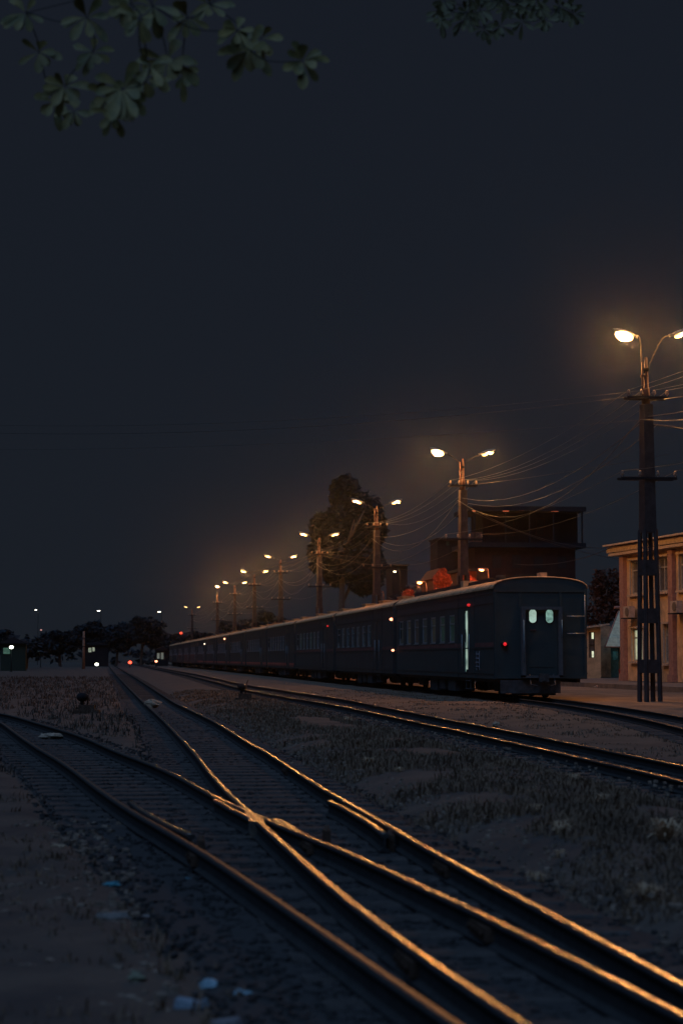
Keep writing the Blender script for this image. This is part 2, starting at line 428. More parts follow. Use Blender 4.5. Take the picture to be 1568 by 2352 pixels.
# grass, dry weeds and ballast stones (uncountable)
def zone(x, y):
    d = tdist(x, y); return d
def scatter_grass(n, xr, yr, hmin, hmax, wmul=1., dmin=.95, clump=1.3, thr=-.15):
    mb = MB()
    for _ in range(n):
        u = random.random(); y = yr[0]*(yr[1]/yr[0])**u
        x = random.uniform(*xr)
        if abs((x - .1273*y)) > .20*y+2: continue
        if tdist(x, y) < dmin+random.uniform(-.15, .3): continue
        if noise.noise(Vector((x*clump, y*clump*.7, 7))) < thr: continue
        z = GH(x, y)-.01; k = random.randint(2, 5)
        s = 1+y*.02
        for _ in range(k):
            a = random.uniform(0, 6.28); h = random.uniform(hmin, hmax)*(.6+.8*max(0, .5+noise.noise(Vector((x*.8, y*.6, 20))))); wd = random.uniform(.003, .006)*wmul*s
            bx, by = x+random.uniform(-.03, .03)*s, y+random.uniform(-.03, .03)*s
            lx, ly = math.cos(a)*h*.55, math.sin(a)*h*.55; px_, py_ = -math.sin(a)*wd, math.cos(a)*wd
            mb.add([(bx-px_, by-py_, z), (bx+px_, by+py_, z), (bx+lx*.4+px_*.7, by+ly*.4+py_*.7, z+h*.6), (bx+lx*.4-px_*.7, by+ly*.4-py_*.7, z+h*.6), (bx+lx, by+ly, z+h*.85)], [(0,1,2,3),(3,2,4)])
    return mb
grass_m = mat('dry_olive_grass', (.26, .165, .10), .9, 0, .4, 1.8, col2=(.13, .092, .064))
tag(scatter_grass(52000, (2.3, 6.6), (6, 75), .015, .12, clump=.8, thr=-.22).build('grass', grass_m), 'low dry grass and weeds covering the strips between the tracks', 'grass', kind='stuff')
tag(scatter_grass(9000, (-6, 1.2), (6.5, 50), .02, .09, thr=0).build('grass_left', grass_m), 'sparse dark grass on the ground left of the branch track', 'grass', kind='stuff')
tag(scatter_grass(14000, (-16, 1.0), (24, 140), .05, .22, 1.3, thr=-.1).build('grass_far', mat('dull_rank_grass', (.12, .085, .06), .9, 0, .4, 1.2, col2=(.07, .055, .045))), 'taller rank grass beyond the branch track at left', 'grass', kind='stuff')
tag(scatter_grass(9000, (7.6, 13), (22, 80), .02, .07, thr=0).build('grass_right', grass_m), 'thin grass on the strip beside the parked train', 'grass', kind='stuff')
def stones(n, fc, half, yr, z, r0, r1):
    mb = MB()
    for _ in range(n):
        y = yr[0]*(yr[1]/yr[0])**random.random(); x = fc(y)+random.uniform(-half, half); s = random.uniform(r0, r1)*(1+y*.012)
        vs = [Vector((random.uniform(.6, 1)*sx_, random.uniform(.6, 1)*sy_, random.uniform(.4, .8)*sz_))*s for sx_ in (-1, 1) for sy_ in (-1, 1) for sz_ in (-1, 1)]
        rz = Matrix.Rotation(random.uniform(0, 3), 3, 'Z')
        mb.add([rz @ v+Vector((x, y, z)) for v in vs], [(0,1,3,2),(4,6,7,5),(0,4,5,1),(2,3,7,6),(0,2,6,4),(1,5,7,3)])
    return mb
stone_m = mat('dark_ballast_stone', (.058, .055, .053), .9, 0, .3, 9.)
tag(stones(5000, lambda y: (fB(y)+fD(y))/2, 1.15, (5.5, 50), -.004, .009, .022).build('gravel', stone_m), 'dark gravel between the rails of the straight track', 'gravel', kind='stuff')
tag(stones(5000, lambda y: (fA(y)+fC(y))/2, 1.15, (5.5, 45), -.006, .009, .022).build('gravel_branch', stone_m), 'dark gravel under the branch track on the left', 'gravel', kind='stuff')
tag(stones(3500, lambda y: (fE(y)+fF(y))/2, 1.2, (17, 80), .0, .014, .03).build('gravel_middle', stone_m), 'dark gravel under the middle track', 'gravel', kind='stuff')
pebble_m = mat('pale_pebble', (.26, .20, .15), .9, 0, .5, 9.)
tag(stones(2600, lambda y: 4.2, 1.7, (7, 45), .12, .006, .018).build('pebbles', pebble_m), 'small pebbles scattered through the grass strip', 'gravel', kind='stuff')
tag(stones(1500, lambda y: -.7-y*.02, 1.2, (6.2, 17), .0, .005, .026).build('rubble', pebble_m), 'small rubble scattered on the ground at lower left', 'rubble', kind='stuff')

# ------------------------------------------------------------------ carriages
def wheelset(mb, y, z=.42, r=.42):
    for s in (-1, 1): mb.lathe((s*.5, y, z), [(.10,-.05),(r+.025,-.05),(r+.025,-.02),(r,-.01),(r-.01,.07),(.12,.06)] if s > 0 else [(.12,-.06),(r-.01,-.07),(r,.01),(r+.025,.02),(r+.025,.05),(.1,.05)], 20, 'X')
    mb.tube([(-.5, y, z), (.5, y, z)], .07, 8)
L_CAR = 20.1; PITCH_CAR = 20.9; HW = 1.50; ZF = .62; ZE = 3.52; ZT = 3.86
def arch(n=14, hw=HW+.03, ze=ZE, zt=ZT, p=2.35):
    out = []
    for i in range(n+1):
        a = math.pi*i/n; c, s = math.cos(a), math.sin(a)
        out.append((hw*math.copysign(abs(c)**(2/p), c), ze+(zt-ze)*abs(s)**(2/p)))
    return out
WIN_Y = [7.3+1.9*i for i in range(7)]
def carriage(label, last=False, redband=False, pane='dim'):
    root = empty('railway_carriage', (0, 0, 0), label, 'train carriage', 'carriages of the parked train')
    body = MB(); H = ZE-ZF
    holes = [(y-.5, 1.85-ZF, y+.5, 2.82-ZF) for y in WIN_Y]
    small = [(19.0, 2.1-ZF, 19.45, 2.8-ZF), (1.1, 2.1-ZF, 1.6, 2.8-ZF)]
    doors = [(4.05, .75-ZF, 5.05, 2.95-ZF)]
    allh = holes+[small[0]]+doors
    body.wall((-HW, 0, ZF), (0,1,0), (0,0,1), (-1,0,0), L_CAR, H, allh, .08)
    body.wall((HW, 0, ZF), (0,1,0), (0,0,1), (1,0,0), L_CAR, H, allh, .08)
    # ends and floor
    arc = arch(14, HW+.02, ZE-.004, ZT-.006)
    endp = [(HW, ZF)]+arc+[(-HW, ZF)]
    for y in (0, L_CAR): body.add([(x, y, z) for x, z in endp], [tuple(range(len(endp)))])
    body.add([(-HW,0,ZF),(HW,0,ZF),(HW,L_CAR,ZF),(-HW,L_CAR,ZF)], [(0,1,2,3)])
    for s in (-1, 1):                           # pressed ribs along the side
        for z in (1.62, 3.06, 3.36, .80): body.box((s*(HW+.012), L_CAR/2, z), (.024, L_CAR-.02, .035))
        for y in (.06, 3.2, 6.1, 19.9): body.box((s*(HW+.008), y, (ZF+ZE)/2), (.016, .05, H-.02))
    for y in (-.012,):                          # corner posts and header on the end wall
        for x in (-HW+.05, HW-.05, -.66, .66): body.box((x, y, (ZF+ZE)/2), (.07, .03, H-.04))
        body.box((0, y-.004, 3.42), (2*HW-.1, .03, .06)); body.box((0, y-.004, .70), (2*HW-.02, .04, .12))
    part(body, 'body', navy_m if not last else navyend_m, root)
    rf = MB(); a2 = arch(); k = [(x, z) for x, z in a2]
    n = len(k)
    for t, y in ((0, -.004), (1, L_CAR+.004)):
        rf.v += [Vector((x, y, z)) for x, z in k]
    for i in range(n-1): rf.f.append((i, i+1, n+i+1, n+i)); rf.sm.append(True)
    for s in (-1, 1): rf.box((s*(HW+.045), L_CAR/2, ZE+.01), (.04, L_CAR+.006, .06))
    for j in range(9):                          # roof seams
        y = 1.2+j*2.2; pts = [(x, y, z+.012) for x, z in arch(14, HW+.015)]; rf.tube(pts, .018, 4, False)
    roof = part(rf, 'roof', roof_m, root)
    if last: part(MB().tube([(x, -.01, z+.012) for x, z in arch()], .022, 6), 'roof_rim', roof_m, roof)
    for i, y in enumerate(WIN_Y):
        for s in (-1, 1):
            fr = MB(); x = s*(HW-.03)
            for dy in (-.475, .475): fr.box((x, y+dy, 2.335), (.05, .05, .97))
            for z in (1.875, 2.795, 2.5): fr.box((x, y, z), (.05-.004*(z == 2.5), .898, .045))
            fo = part(fr, 'window', alu_m, root)
            pm = {'dim': [glass_m, pane_dim, pane_green], 'dark': [glass_m, glass_m, pane_dark]}[pane]
            pn = MB(); pn.box((s*(HW-.055), y, 2.335), (.012, .92, .92))
            if s < 0 and last: mm = [pane_green, pane_green, pane_brown, pane_dim, pane_brown2, pane_brown, pane_dim][i]
            else: mm = pm[i*7 % 3]
            part(pn, 'pane', mm, fo)
            if s < 0: sl_ = MB(); sl_.box((-HW-.012, y, 1.83), (.05, 1.04, .03)); part(sl_, 'sill', alu_m, fo)
    for s in (-1, 1):                            # doors
        d = MB(); x = s*(HW-.06)
        d.box((x, 4.3 if last and s < 0 else 4.55, 1.85), (.04, .50 if last and s < 0 else .98, 2.18))
        d.box((x-s*.0+s*.03, 4.12 if last and s < 0 else 4.2, 1.9), (.03, .04, .5))
        part(d, 'door', navy_m, root)
        st = MB()
        for z in (.52, .25): st.box((s*(HW-.14), 4.55, z), (.26, .8, .03))
        for y in (4.17, 4.93): st.box((s*(HW-.05), y, .40), (.03, .03, .40))
        part(st, 'step', under_m, root)
        for y in (3.92, 5.18): part(MB().tube([(s*(HW+.05), y, 1.0), (s*(HW+.05), y, 2.1)], .014, 6), 'handrail', alu_m, root)
    bandm = red_m if redband else maroon_m
    bz, bh = (.86, .24) if redband else (1.72, .16)
    for s in (-1, 1):
        b = MB(); 
        for (a_, b_) in ((.12, 3.15), (5.25, 19.8)): b.box((s*(HW+.004), (a_+b_)/2, bz-.02*0), (.012, b_-a_, bh-.02))
        part(b, 'painted_band', bandm, root)
    u = MB()
    for s in (-1, 1): u.box((s*1.28, L_CAR/2, .56), (.10, L_CAR-.4, .11))
    u.box((0, L_CAR/2, .55), (.5, L_CAR-.3, .13))
    for (y, ln, wd, h) in ((8.2, 1.4, .7, .38), (10.4, 1.1, .6, .34), (12.3, 1.5, .55, .42)):
        for s in (-1, 1): u.box((s*1.0, y, .50-h/2), (wd, ln, h))
    u.lathe((0, 9.2, .30), [(.17,-.6),(.2,-.5),(.2,.5),(.17,.6)], 12, 'Y')
    part(u, 'underframe', under_m, root)
    for yb_ in (2.55, L_CAR-2.55):
        bg_ = MB()
        for s in (-1, 1):
            bg_.box((s*.86, yb_, .44), (.12, 2.7, .16)); bg_.box((s*.86, yb_, .30), (.10, .7, .2))
            for dy in (-1.0, 1.0): bg_.box((s*.88, yb_+dy, .40), (.16, .3, .30)); bg_.lathe((s*.88, yb_+dy*.55, .27), [(.07,0),(.07,.3)], 8)
        bg_.box((0, yb_, .45), (1.7, .4, .18))
        bo = part(bg_, 'bogie', under_m, root)
        for dy in (-1.0, 1.0):
            wm = MB(); wheelset(wm, yb_+dy); part(wm, 'wheelset', rust_m, bo)
    for y, d in ((-.28, -1), (L_CAR+.28, 1)):
        c = MB(); c.box((0, y, .66), (.16, .5, .18)); c.box((0, y+d*.12, .66), (.28, .22, .26))
        for s in (-1, 1): c.tube([(s*.38, y-d*.2, .78), (s*.40, y+d*.02, .45), (s*.2, y+d*.1, .40)], .022, 6)
        part(c, 'coupler', under_m, root)
        g = MB()                                 # gangway bellows
        for j in range(4 if not last or d > 0 else 3):
            yy = (0 if d < 0 else L_CAR)+d*(.04+.09*j)
            for s in (-1, 1): g.box((s*.60, yy, 1.75), (.12, .05, 2.15))
            g.box((0, yy, 2.87), (1.32, .05, .10)); g.box((0, yy, .70), (1.32, .05, .08))
        part(g, 'gangway', gang_m, root)
    va = MB()
    if last:
        part(MB().box((0, 15.75, 3.93), (1.0, 11.2, .26)), 'roof_duct', steel_m, roof); part(MB().box((0, 7.1, 3.93), (1.0, 4.6, .24)), 'roof_duct', steel_m, roof)
        part(MB().lathe((-.55, 3.4, 3.84), [(.16,0),(.18,.1),(.16,.22),(.05,.24)], 12), 'vent_or_lit_block', steel_m, roof); part(MB().box((-.1, 1.6, 3.92), (.75, 1.2, .16)), 'roof_duct', steel_m, roof)
        part(MB().box((-.30, 9.78, 3.97), (.7, .5, .34)), 'vent_or_lit_block', roofbox_m, roof); part(MB().box((.22, .7, 3.94), (.22, .5, .2)), 'vent_or_lit_block', roofbox_m, roof)  # tan blocks stand in for lamplit box ends and gaps
    else:
        for y in (3.4, 9.2, 15.1): part(MB().box((-.25, y, 3.90), (.8, 1.3, .20)).box((-.25, y, 4.02), (.9, 1.4, .03)), 'vent_or_lit_block', roofbox_m, roof)
    return root
pane_dim = glow('dim_curtained_pane', (.6, .75, .68), .006, .5, 1.5)
pane_green = glow('dim_green_pane', (.35, .8, .62), .010, .4, 1.5)
pane_brown = glow('dim_olive_pane', (.8, .75, .55), .009, .4, 1.5)
pane_brown2 = glow('dim_brown_pane', (.8, .62, .5), .006, .4, 1.5)
pane_dark = glow('almost_dark_pane', (.5, .7, .75), .005, .4, 1.5)
gang_m = mat('gangway_rubber', (.07, .09, .10), .8, 0, .2, 8.)
roofbox_m = mat('tan_roof_box', (.44, .30, .18), .8, 0, .3, 4.)
yrear = PG(1125, 1605, .15).y
ORD = ['', 'second', 'third', 'fourth', 'fifth', 'sixth', 'seventh', 'eighth', 'ninth', 'tenth', 'eleventh', 'twelfth']
last = carriage('rearmost dark blue carriage with two lit oval windows in its end door', True)
last.location = (TXC, yrear, .15)
# --- details of the last carriage only
oval_bright = glow('lit_oval_glass', (.42, .60, .50), .75, .15, 6); oval_dim = glow('lit_frosted_glass', (.26, .48, .40), .55, .45, 9)
ed = MB(); ed.box((0, -.045, 1.78), (1.06, .04, 2.06)); ed.box((0, -.07, 1.35), (.8, .015, .7)); ed.box((0, -.07, 2.75), (.9, .02, .05))
edo = part(ed, 'end_door', navyend_m, last)
for xx, mm in ((-.272, oval_bright), (.272, oval_dim)):
    for (wd, hh, y0, y1, m_, nm) in ((.30, .50, -.085, -.066, steel_m, 'oval_frame'), (.235, .43, -.093, -.086, mm, 'oval_window')):
        p = []
        for i in range(24):
            a = 2*math.pi*i/24; c, s = math.cos(a), math.sin(a)
            p.append((xx+wd/2*c, 2.62+math.copysign(hh/2-wd/2, s)+wd/2*s))
        o = MB().prism(p, 'Y', y0, y1); part(o, nm, m_, edo)
hd = MB(); hd.box((-.27, -.10, 2.18), (.18, .03, .03)); part(hd, 'handle', maroon_m, edo)
for z in (2.62, 2.07): part(MB().tube([(.86, -.03, z), (.86, -.08, z), (1.42, -.08, z), (1.42, -.03, z)], .013, 6), 'handrail', alu_m, last)
part(MB().tube([(1.44, -.04, 2.0), (1.44, -.04, 3.3)], .013, 6), 'handrail', alu_m, last)
for pts in ([(.62, -.33, 1.9), (.62, -.33, 2.5)], [(-.62, -.33, 1.2), (-.62, -.33, 2.5)]): part(MB().tube(pts, .014, 6), 'gangway_rail', mat('blue_rail', (.12, .25, .34), .5), last)
tl = MB(); tl.lathe((-1.19, -.02, 1.73), [(.07,-.12),(.11,-.11),(.11,-.0)], 14, 'Y'); tlo = part(tl, 'tail_lamp', steel_m, last)
red_glow = glow('red_tail_glass', (1, .02, .03), .75)
tg = MB(); tg.lathe((-1.19, -.145, 1.73), [(.015,-.04),(.04,-.03),(.056,0)], 14, 'Y'); part(tg, 'lens', red_glow, tlo)
sb = MB()
sb.box((-1.46, 4.76, 1.9), (.02, .24, 2.0)); part(sb, 'lit_doorway', glow('lit_vestibule', (.50, .68, .55), .42, .75, 2.2), last)
sb = MB()
for z in (2.55, 1.55, 1.1): sb.box((-1.452, 4.98, z), (.02, .09, .55)); 
part(sb, 'lit_doorway', glow('lit_vestibule_green', (.34, .60, .52), .16, .6, 5), last)
lm = MB()
for k in range(4): lm.box((-HW-.05, 2.5, 1.42-.135*k), (.03, .42, .035))
for dy in (-.22, .22): lm.box((-HW-.03, 2.5+dy, 1.2), (.02, .02, .62))
part(lm, 'side_ladder', mat('dull_rung', (.30, .32, .36), .6), last)
sk = MB(); sk.box((-.35, -.02, .38), (1.95, .06, .42)); sk.box((-.0, .7, .35), (1.1, .8, .5)); part(sk, 'dark_under_mass', under_m, last)  # dark plate and block added for the darkness around the bogie
def marker(root, pos, col, s, name='marker_lamp'):
    m = MB(); m.lathe(pos, [(.05,-.04),(.075,-.03),(.075,.03)], 10, 'Y'); o = part(m, name, steel_m, root)
    m2 = MB(); m2.ell((pos[0], pos[1]-.05, pos[2]), (.13*s, .06, .10*s), 10, 6); part(m2, 'lens', col, o)
mk_or = glow('orange_red_marker', (1, .32, .16), 4.5); mk_rd = glow('red_marker', (1, .03, .03), .6); mk_wh = glow('pale_marker', (1, .8, .6), 2.5)
marker(last, (-HW-.06, 3.95, 3.08), mk_rd, 1.0)
# --- the others
protoA = carriage(ORD[1]+' carriage from the rear, dark blue, its windows unlit', False, False, 'dark')
protoB = carriage('fourth carriage from the rear, its lower side red', False, True, 'dark')
protoC = carriage('third carriage from the rear, pale curtained windows in a row', False, False, 'dim')
specs = {1: (protoA, 'second carriage from the rear, dark blue with unlit windows and orange marker lamp'),
 2: (protoC, 'third carriage from the rear, pale curtained windows catching light'),
 3: (protoB, 'fourth carriage from the rear, reddish lower side')}
for i in range(1, 14):
    if i in (1, 2, 3): o = specs[i][0]; o['label'] = specs[i][1]
    else:
        o = copy_tree(protoB if i in (4, 5, 6, 7, 8) else protoA)
        o['label'] = {4:'fifth carriage from the rear, red band along its lower side', 5:'sixth carriage from the rear, bright red band low on its side',
          6:'seventh carriage from the rear, red band, narrow in the distance', 7:'eighth carriage from the rear, red band beneath a small pale marker',
          8:'ninth carriage from the rear, faint red band, far down the train', 9:'tenth carriage from the rear, dark side under a tan roof',
          10:'eleventh carriage from the rear, barely visible dark side', 11:'twelfth carriage from the rear, a dark sliver below the lamp row',
          12:'thirteenth carriage from the rear, almost lost in the dark', 13:'foremost visible carriage at the far end of the train'}[i]
    o.location = (TXC, yrear+PITCH_CAR*i, .15)
marker(specs[1][0], (-HW-.06, .2, 2.95), mk_or, 1.3)
marker(specs[1][0], (-HW-.06, -.2, 1.62), mk_or, 1.0)
def marker_px(i, x, y, col, s=1.5):
    p = PX(x, y, TXC-HW-.06); root = [o for o in bpy.data.objects if o.name.startswith('railway_carriage') and abs(o.location.y-(yrear+PITCH_CAR*i)) < .1][0]
    marker(root, tuple(p-root.location), col, s)
marker_px(2, 752, 1438, mk_rd, .9); marker_px(6, 561-0, 1457, mk_or, 1.6) if False else None
marker_px(5, 562, 1467.5, mk_rd, .1) if False else None
marker_px(7, 516, 1467.5, mk_or, 1.8); marker_px(9, 470, 1479, mk_wh, 1.6)

# ------------------------------------------------------------------ lamp poles
XP = 16.9
pole_px = [1490, 1064, 865, 733, 644, 584, 539, 499, 441]
pole_Y = [PX(x, 1500, XP).y for x in pole_px]
print('poles', [round(v, 1) for v in pole_Y], 'yrear', yrear, 'fE', [round(fE(y), 2) for y in (20, 40, 80)])
sod = (1.0, .44, .13)
lens_m = glow('sodium_lens', (1.0, .62, .24), 3.4)
lens_b = glow('glaring_sodium_lens', (1.0, .66, .28), 7)
lens_w = glow('pale_sodium_lens', (1.0, .82, .55), 9)
def lamp_pole(Y, label, heads, H=11.2, lattice=True):
    root = empty('lamp_pole', (XP, Y, .05), label, 'lamp pole', 'twin-armed lamp poles beside the train')
    legs = MB(); th = R(11)
    def corner(k, z):
        a = .235-.010*z; b = Vector(((1, 1), (1, -1), (-1, -1), (-1, 1))[k]).to_3d()*a
        return Matrix.Rotation(th, 3, 'Z') @ Vector((b.x, b.y, 0)) + Vector((0, 0, z))
    for k in range(4):
        p0, p1 = corner(k, -.1), corner(k, 5.4)
        legs.tube([p0, p1], [.080, .070], 4, False)
    part(legs, 'mast', mast_m, root)
    for z, h_ in ((1.13, .42), (2.70, .46), (4.20, .48)):
        bnd = MB(); w_ = 2*(.235-.010*z)+.10; bnd.box((0, 0, z), (w_, w_, h_), th); part(bnd, 'tie_plate', mast_m, root)
    cap = MB(); q5, q8 = .33, .25
    vs = [Matrix.Rotation(th, 3, 'Z') @ Vector((sx_*q/1, sy_*q/1, 0))*.62+Vector((0, 0, z)) for z, q in ((5.3, q5), (9.35, q8)) for sx_, sy_ in ((-1,-1),(1,-1),(1,1),(-1,1))]
    cap.add(vs, [(0,1,5,4),(1,2,6,5),(2,3,7,6),(3,0,4,7),(4,5,6,7),(3,2,1,0)]); part(cap, 'upper_mast', mast_m, root)
    up = MB(); up.tube([(0, 0, 9.3), (0, 0, 9.85), (.01, 0, 9.9), (.01, 0, 10.4), (.01, 0, 10.85)], [.12, .11, .075, .06, .045], 10)
    up.tube([(-.12, -.03, 9.3), (-.12, -.03, 10.7)], .032, 8); up.box((-.06, 0, 10.25), (.22, .12, .06)); up.box((-.05, 0, 9.75), (.24, .14, .09))
    part(up, 'top_pipe', pipe_m, root)
    for (z, hw, n) in ((9.55, .62, 4), (7.0, .85, 4)):
        ca = MB(); ca.box((0, -.20, z), (2*hw+.1, .08, .08)); ca.box((0, .20, z), (2*hw+.1, .08, .08))
        co = part(ca, 'crossarm', steel_m, root)
        for i in range(n):
            x = -hw+2*hw*i/(n-1)
            ins = MB(); ins.lathe((x, -.2, z+.04), [(.012,0),(.012,.05),(.05,.06),(.06,.10),(.035,.13),(.05,.15),(.03,.19),(.012,.2)], 10); part(ins, 'insulator', insul_m, co)
    for side, (dx, dy, dz, power, kind) in heads.items():
        s = -1 if side == 'left' else 1
        c = Vector((dx, dy, H-.05+dz)) if not isinstance(dz, tuple) else PY(dz[0], dz[1], Y+dy)-Vector((XP, Y, .05)); ax = Vector((s*.93, 0, .26)).normalized()
        arm = MB(); inner = c-ax*.34
        arm.tube(spline([(0, 0, 10.3), (s*.12, 0, 10.62), (inner.x*.6, dy*.5, inner.z-.12), tuple(inner)], 5), .015, 6)
        arm.box((s*.03, 0, 10.45), (.12, .12, .1)); part(arm, 'lamp_arm', steel_m, root)
        ry = -math.atan2(ax.z, ax.x) if s > 0 else math.atan2(ax.z, -ax.x)
        hs = MB(); hs.ell(c+Vector((0, 0, .06)), (.80, .34, .17), 14, 8, 0, ry); hs.box(c-ax*.40+Vector((0, 0, .05)), (.14, .09, .09), 0, 0, ry)
        ho = part(hs, 'luminaire', house_m, root)
        for k in ((-1, 1) if kind != 'big' else (0,)):
            q = c+ax*(k*.155)+Vector((0, 0, -.045))
            le = MB(); le.ell(q, (.27, .22, .13) if kind != 'big' else (.62, .46, .34), 16, 9, 0, ry); part(le, 'lens', lens_b if kind == 'big' else lens_m, ho)  # big lens swollen to the size of the lamp's bloom
        light('lamp_glow', tuple(c+ax*.12+Vector((0, 0, -.24))), power, sod, .07, root)
    return root
std = lambda p: {'left': (-1.24, 0, 0, p, 's'), 'right': (1.24, 0, 0, p, 's')}
plabels = ['nearest lamp pole, tall dark lattice mast in front of the station building',
 'second lamp pole, rising behind the rear end of the train with a glaring left lamp',
 'third lamp pole, left lamp split in two dots against the dark tree',
 'fourth lamp pole, wires fanning out both ways from its crossarm',
 'fifth lamp pole, twin bright lamps left of the fanning wires',
 'sixth lamp pole, small twin lamps above the middle of the train',
 'seventh lamp pole, its left lamp beside the single floodlight pole',
 'eighth lamp pole, carrying a single round bright floodlight',
 'ninth lamp pole, farthest, short with two pale small lamps']
for i, (Y, lab) in enumerate(zip(pole_Y, plabels)):
    h = std(240)
    if i == 0: h = {'left': (-.80, 1.3, (1432, 768), 760, 'big'), 'right': (1.30, .4, (1567, 766), 280, 's')}
    if i == 1: h = {'left': (-1.24, -.2, .0, 560, 'big'), 'right': (1.22, 0, 0, 170, 's')}
    if i == 7: h = {'left': (-.05, -.4, .9, 460, 'big')}
    if i == 8: h = std(60)
    lamp_pole(Y, lab, h)

# overhead conductors: one thing each, strung along the whole row
Ys = [28.5]+pole_Y
def conductor(dx, z, sag, r, label, y0=0, yoff=-.2, n=10, jit=0.):
    mb = WB(); pts = []
    for i in range(len(Ys)-1):
        a, b = Ys[i], Ys[i+1]; s_ = sag*(1+jit*math.sin(i*2.3+dx*5))
        for k in range(n):
            t = k/n; pts.append((XP+dx+.05*math.sin(i*1.7+dx), a+(b-a)*t+yoff, z+.05-4*s_*t*(1-t)))
    pts.append((XP+dx, Ys[-1]+yoff, z+.05)); mb.tube(pts, r, 5)
    return tag(mb.build('power_line', wire_m, None, (XP+dx, Ys[0], 0)), label, 'power line', 'wires strung along the lamp poles')
nm4 = ['outermost on the train side', 'second from the train side', 'second from the building side', 'outermost on the building side']
for i in range(4):
    conductor(-.62+.413*i, 9.79, .45+.08*i, .006, f'thin wire on the upper crossarm insulators, {nm4[i]}', jit=.15)
for i, (dx, z, sg, lab) in enumerate(((-.30, 8.85, 1.5, 'slack cable sagging low between poles below the upper crossarm, train side'),
      (.25, 8.7, 1.1, 'slack cable below the upper crossarm, building side'), (-.05, 8.95, .8, 'tighter cable clamped to the masts just below the upper crossarm'),
      (-.85, 7.24, .5, 'thin wire on the lower crossarm, train side end'), (.85, 7.24, .5, 'thin wire on the lower crossarm, building side end'))):
    conductor(dx, z, sg, .012 if i < 3 else .007, lab, jit=.25)
def cable(pts, r, label, sag=0):
    mb = WB(); a, b = Vector(pts[0]), Vector(pts[-1])
    P_ = [a.lerp(b, k/16)-Vector((0, 0, 4*sag*(k/16)*(1-k/16))) for k in range(17)]
    mb.tube(P_, r, 5); return tag(mb.build('overhead_cable', wire_m, None, tuple(a)), label, 'cable')
cable([(XP, pole_Y[0], 8.8), (34, 62, 9.3)], .015, 'cable leaving the nearest pole towards the upper right edge', .5)
cable([(XP, pole_Y[0], 9.5), (30, 48, 11.2)], .012, 'thin cable rising from the nearest pole top off the right edge', .2)
cable([(XP, pole_Y[1], 8.75), (33, 118, 8.6)], .015, 'cable bundle sagging right from the second pole towards the hillside building', .7)
cable([(XP, pole_Y[1], 8.6), (36, 112, 7.4)], .014, 'thin cable running right below the bundle from the second pole', .9)
cable([(XP, pole_Y[1], 9.6), (26, 84, 10.9)], .012, 'thin wire rising right from the crossarm of the second pole', .1)
pb = PY(1405, 1237, 94)
cable([PX(1180, 1296, 18.5), PY(1415, 1252, 92)], .016, 'cable slung from behind the train roof up to the station cornice', .35)
P1 = lambda z: (XP-.1, pole_Y[0], z)
cable([P1(9.85), PY(-260, 968, 74)], .005, 'upper cable of the pair leaving the nearest pole to the left across the sky', .55)
cable([P1(9.70), PY(-260, 985, 72)], .007, 'lower cable of the pair leaving the nearest pole to the left across the sky', .60)
cable([P1(8.92), PY(-260, 1030, 70)], .004, 'cable leaving the nearest pole to the left below the pair', .35)
q4 = (XP, pole_Y[3]); 
cable([(XP-.2, pole_Y[3], 9.7), PY(560, 1318, 152)], .018, 'cable fanning left from the fourth lamp pole', .1)
cable([(XP-.2, pole_Y[3], 9.5), PY(540, 1335, 150)], .018, 'lower cable fanning left from the fourth lamp pole', .1)
cable([(XP+.2, pole_Y[3], 9.7), PY(960, 1288, 150)], .016, 'upper cable fanning right from the fourth lamp pole', .1)
cable([(XP+.2, pole_Y[3], 9.5), PY(960, 1312, 150)], .020, 'lower cable fanning right from the fourth lamp pole', .1)

# ------------------------------------------------------------------ station building (right)
wall_m = mat('ochre_render', (.62, .40, .21), .9, 0, .30, 1.6, .25, 60., detail=8)
pil_m = mat('terracotta_pilaster', (.36, .19, .14), .85, 0, .2, 6., .2)
corn_m = mat('cornice_render', (.50, .37, .25), .9, 0, .25, 5., .2)
lit_pane = glow('lit_curtained_window', (.75, .82, .55), .42, .35, 4)
lit_small = glow('lit_small_pane', (.9, .95, .65), .75, .2, 4)
dk_pane = mat('unlit_curtain_glass', (.13, .11, .09), .3, 0, .4, 5., spec=.5)
c0 = PG(1430, 1563, .30); ang = math.atan(.098)      # far left foot of the facade
U = Vector((math.sin(ang), -math.cos(ang), 0)); N = Vector((-math.cos(ang), -math.sin(ang), 0)); V = Vector((0, 0, 1))
st = empty('station_building', (c0.x, c0.y, .30), 'two-storey ochre station building with pilasters and flat cornice at right edge', 'building')
def loc_(u, v, n=0): return c0*1.0+U*u+V*(v-.0)+N*n
def rbox(mb, u, v, n, du, dv, dn):              # box in facade axes
    c = loc_(u, v, n); mb.box(c, (du, dn, dv), math.atan2(U.y, U.x))
FL = 16.0; FH = 6.55
pxu = lambda x: PX  # placeholder
def u_of(x):                                     # facade coordinate seen at that column
    d = ray(x, 1400); A = Vector((U.x, U.y)); q = Vector((d.x, d.y))
    # solve c0 + u*A = t*q
    det = A.x*-q.y+q.x*A.y
    return (-c0.x*-q.y - q.x*c0.y)/det if abs(det) > 1e-9 else 0
us_ = {x: u_of(x) for x in (1430, 1442, 1448, 1478, 1511, 1538, 1541, 1551, 1560, 1568)}
print('facade', {k: round(v, 2) for k, v in us_.items()}, c0)
win_u = [(1.25, 2.85), (4.75, 6.15), (7.45, 8.85), (10.6, 12.0), (13.4, 14.8)]
holes = []; 
for (a, b) in win_u: holes.append((a, 4.35, b, 6.0)); 
for (a, b) in win_u: holes.append((a+.1, 1.0, b-.1, 2.6) if a < 2 else (a+.75, .9, b-.02, 2.75))
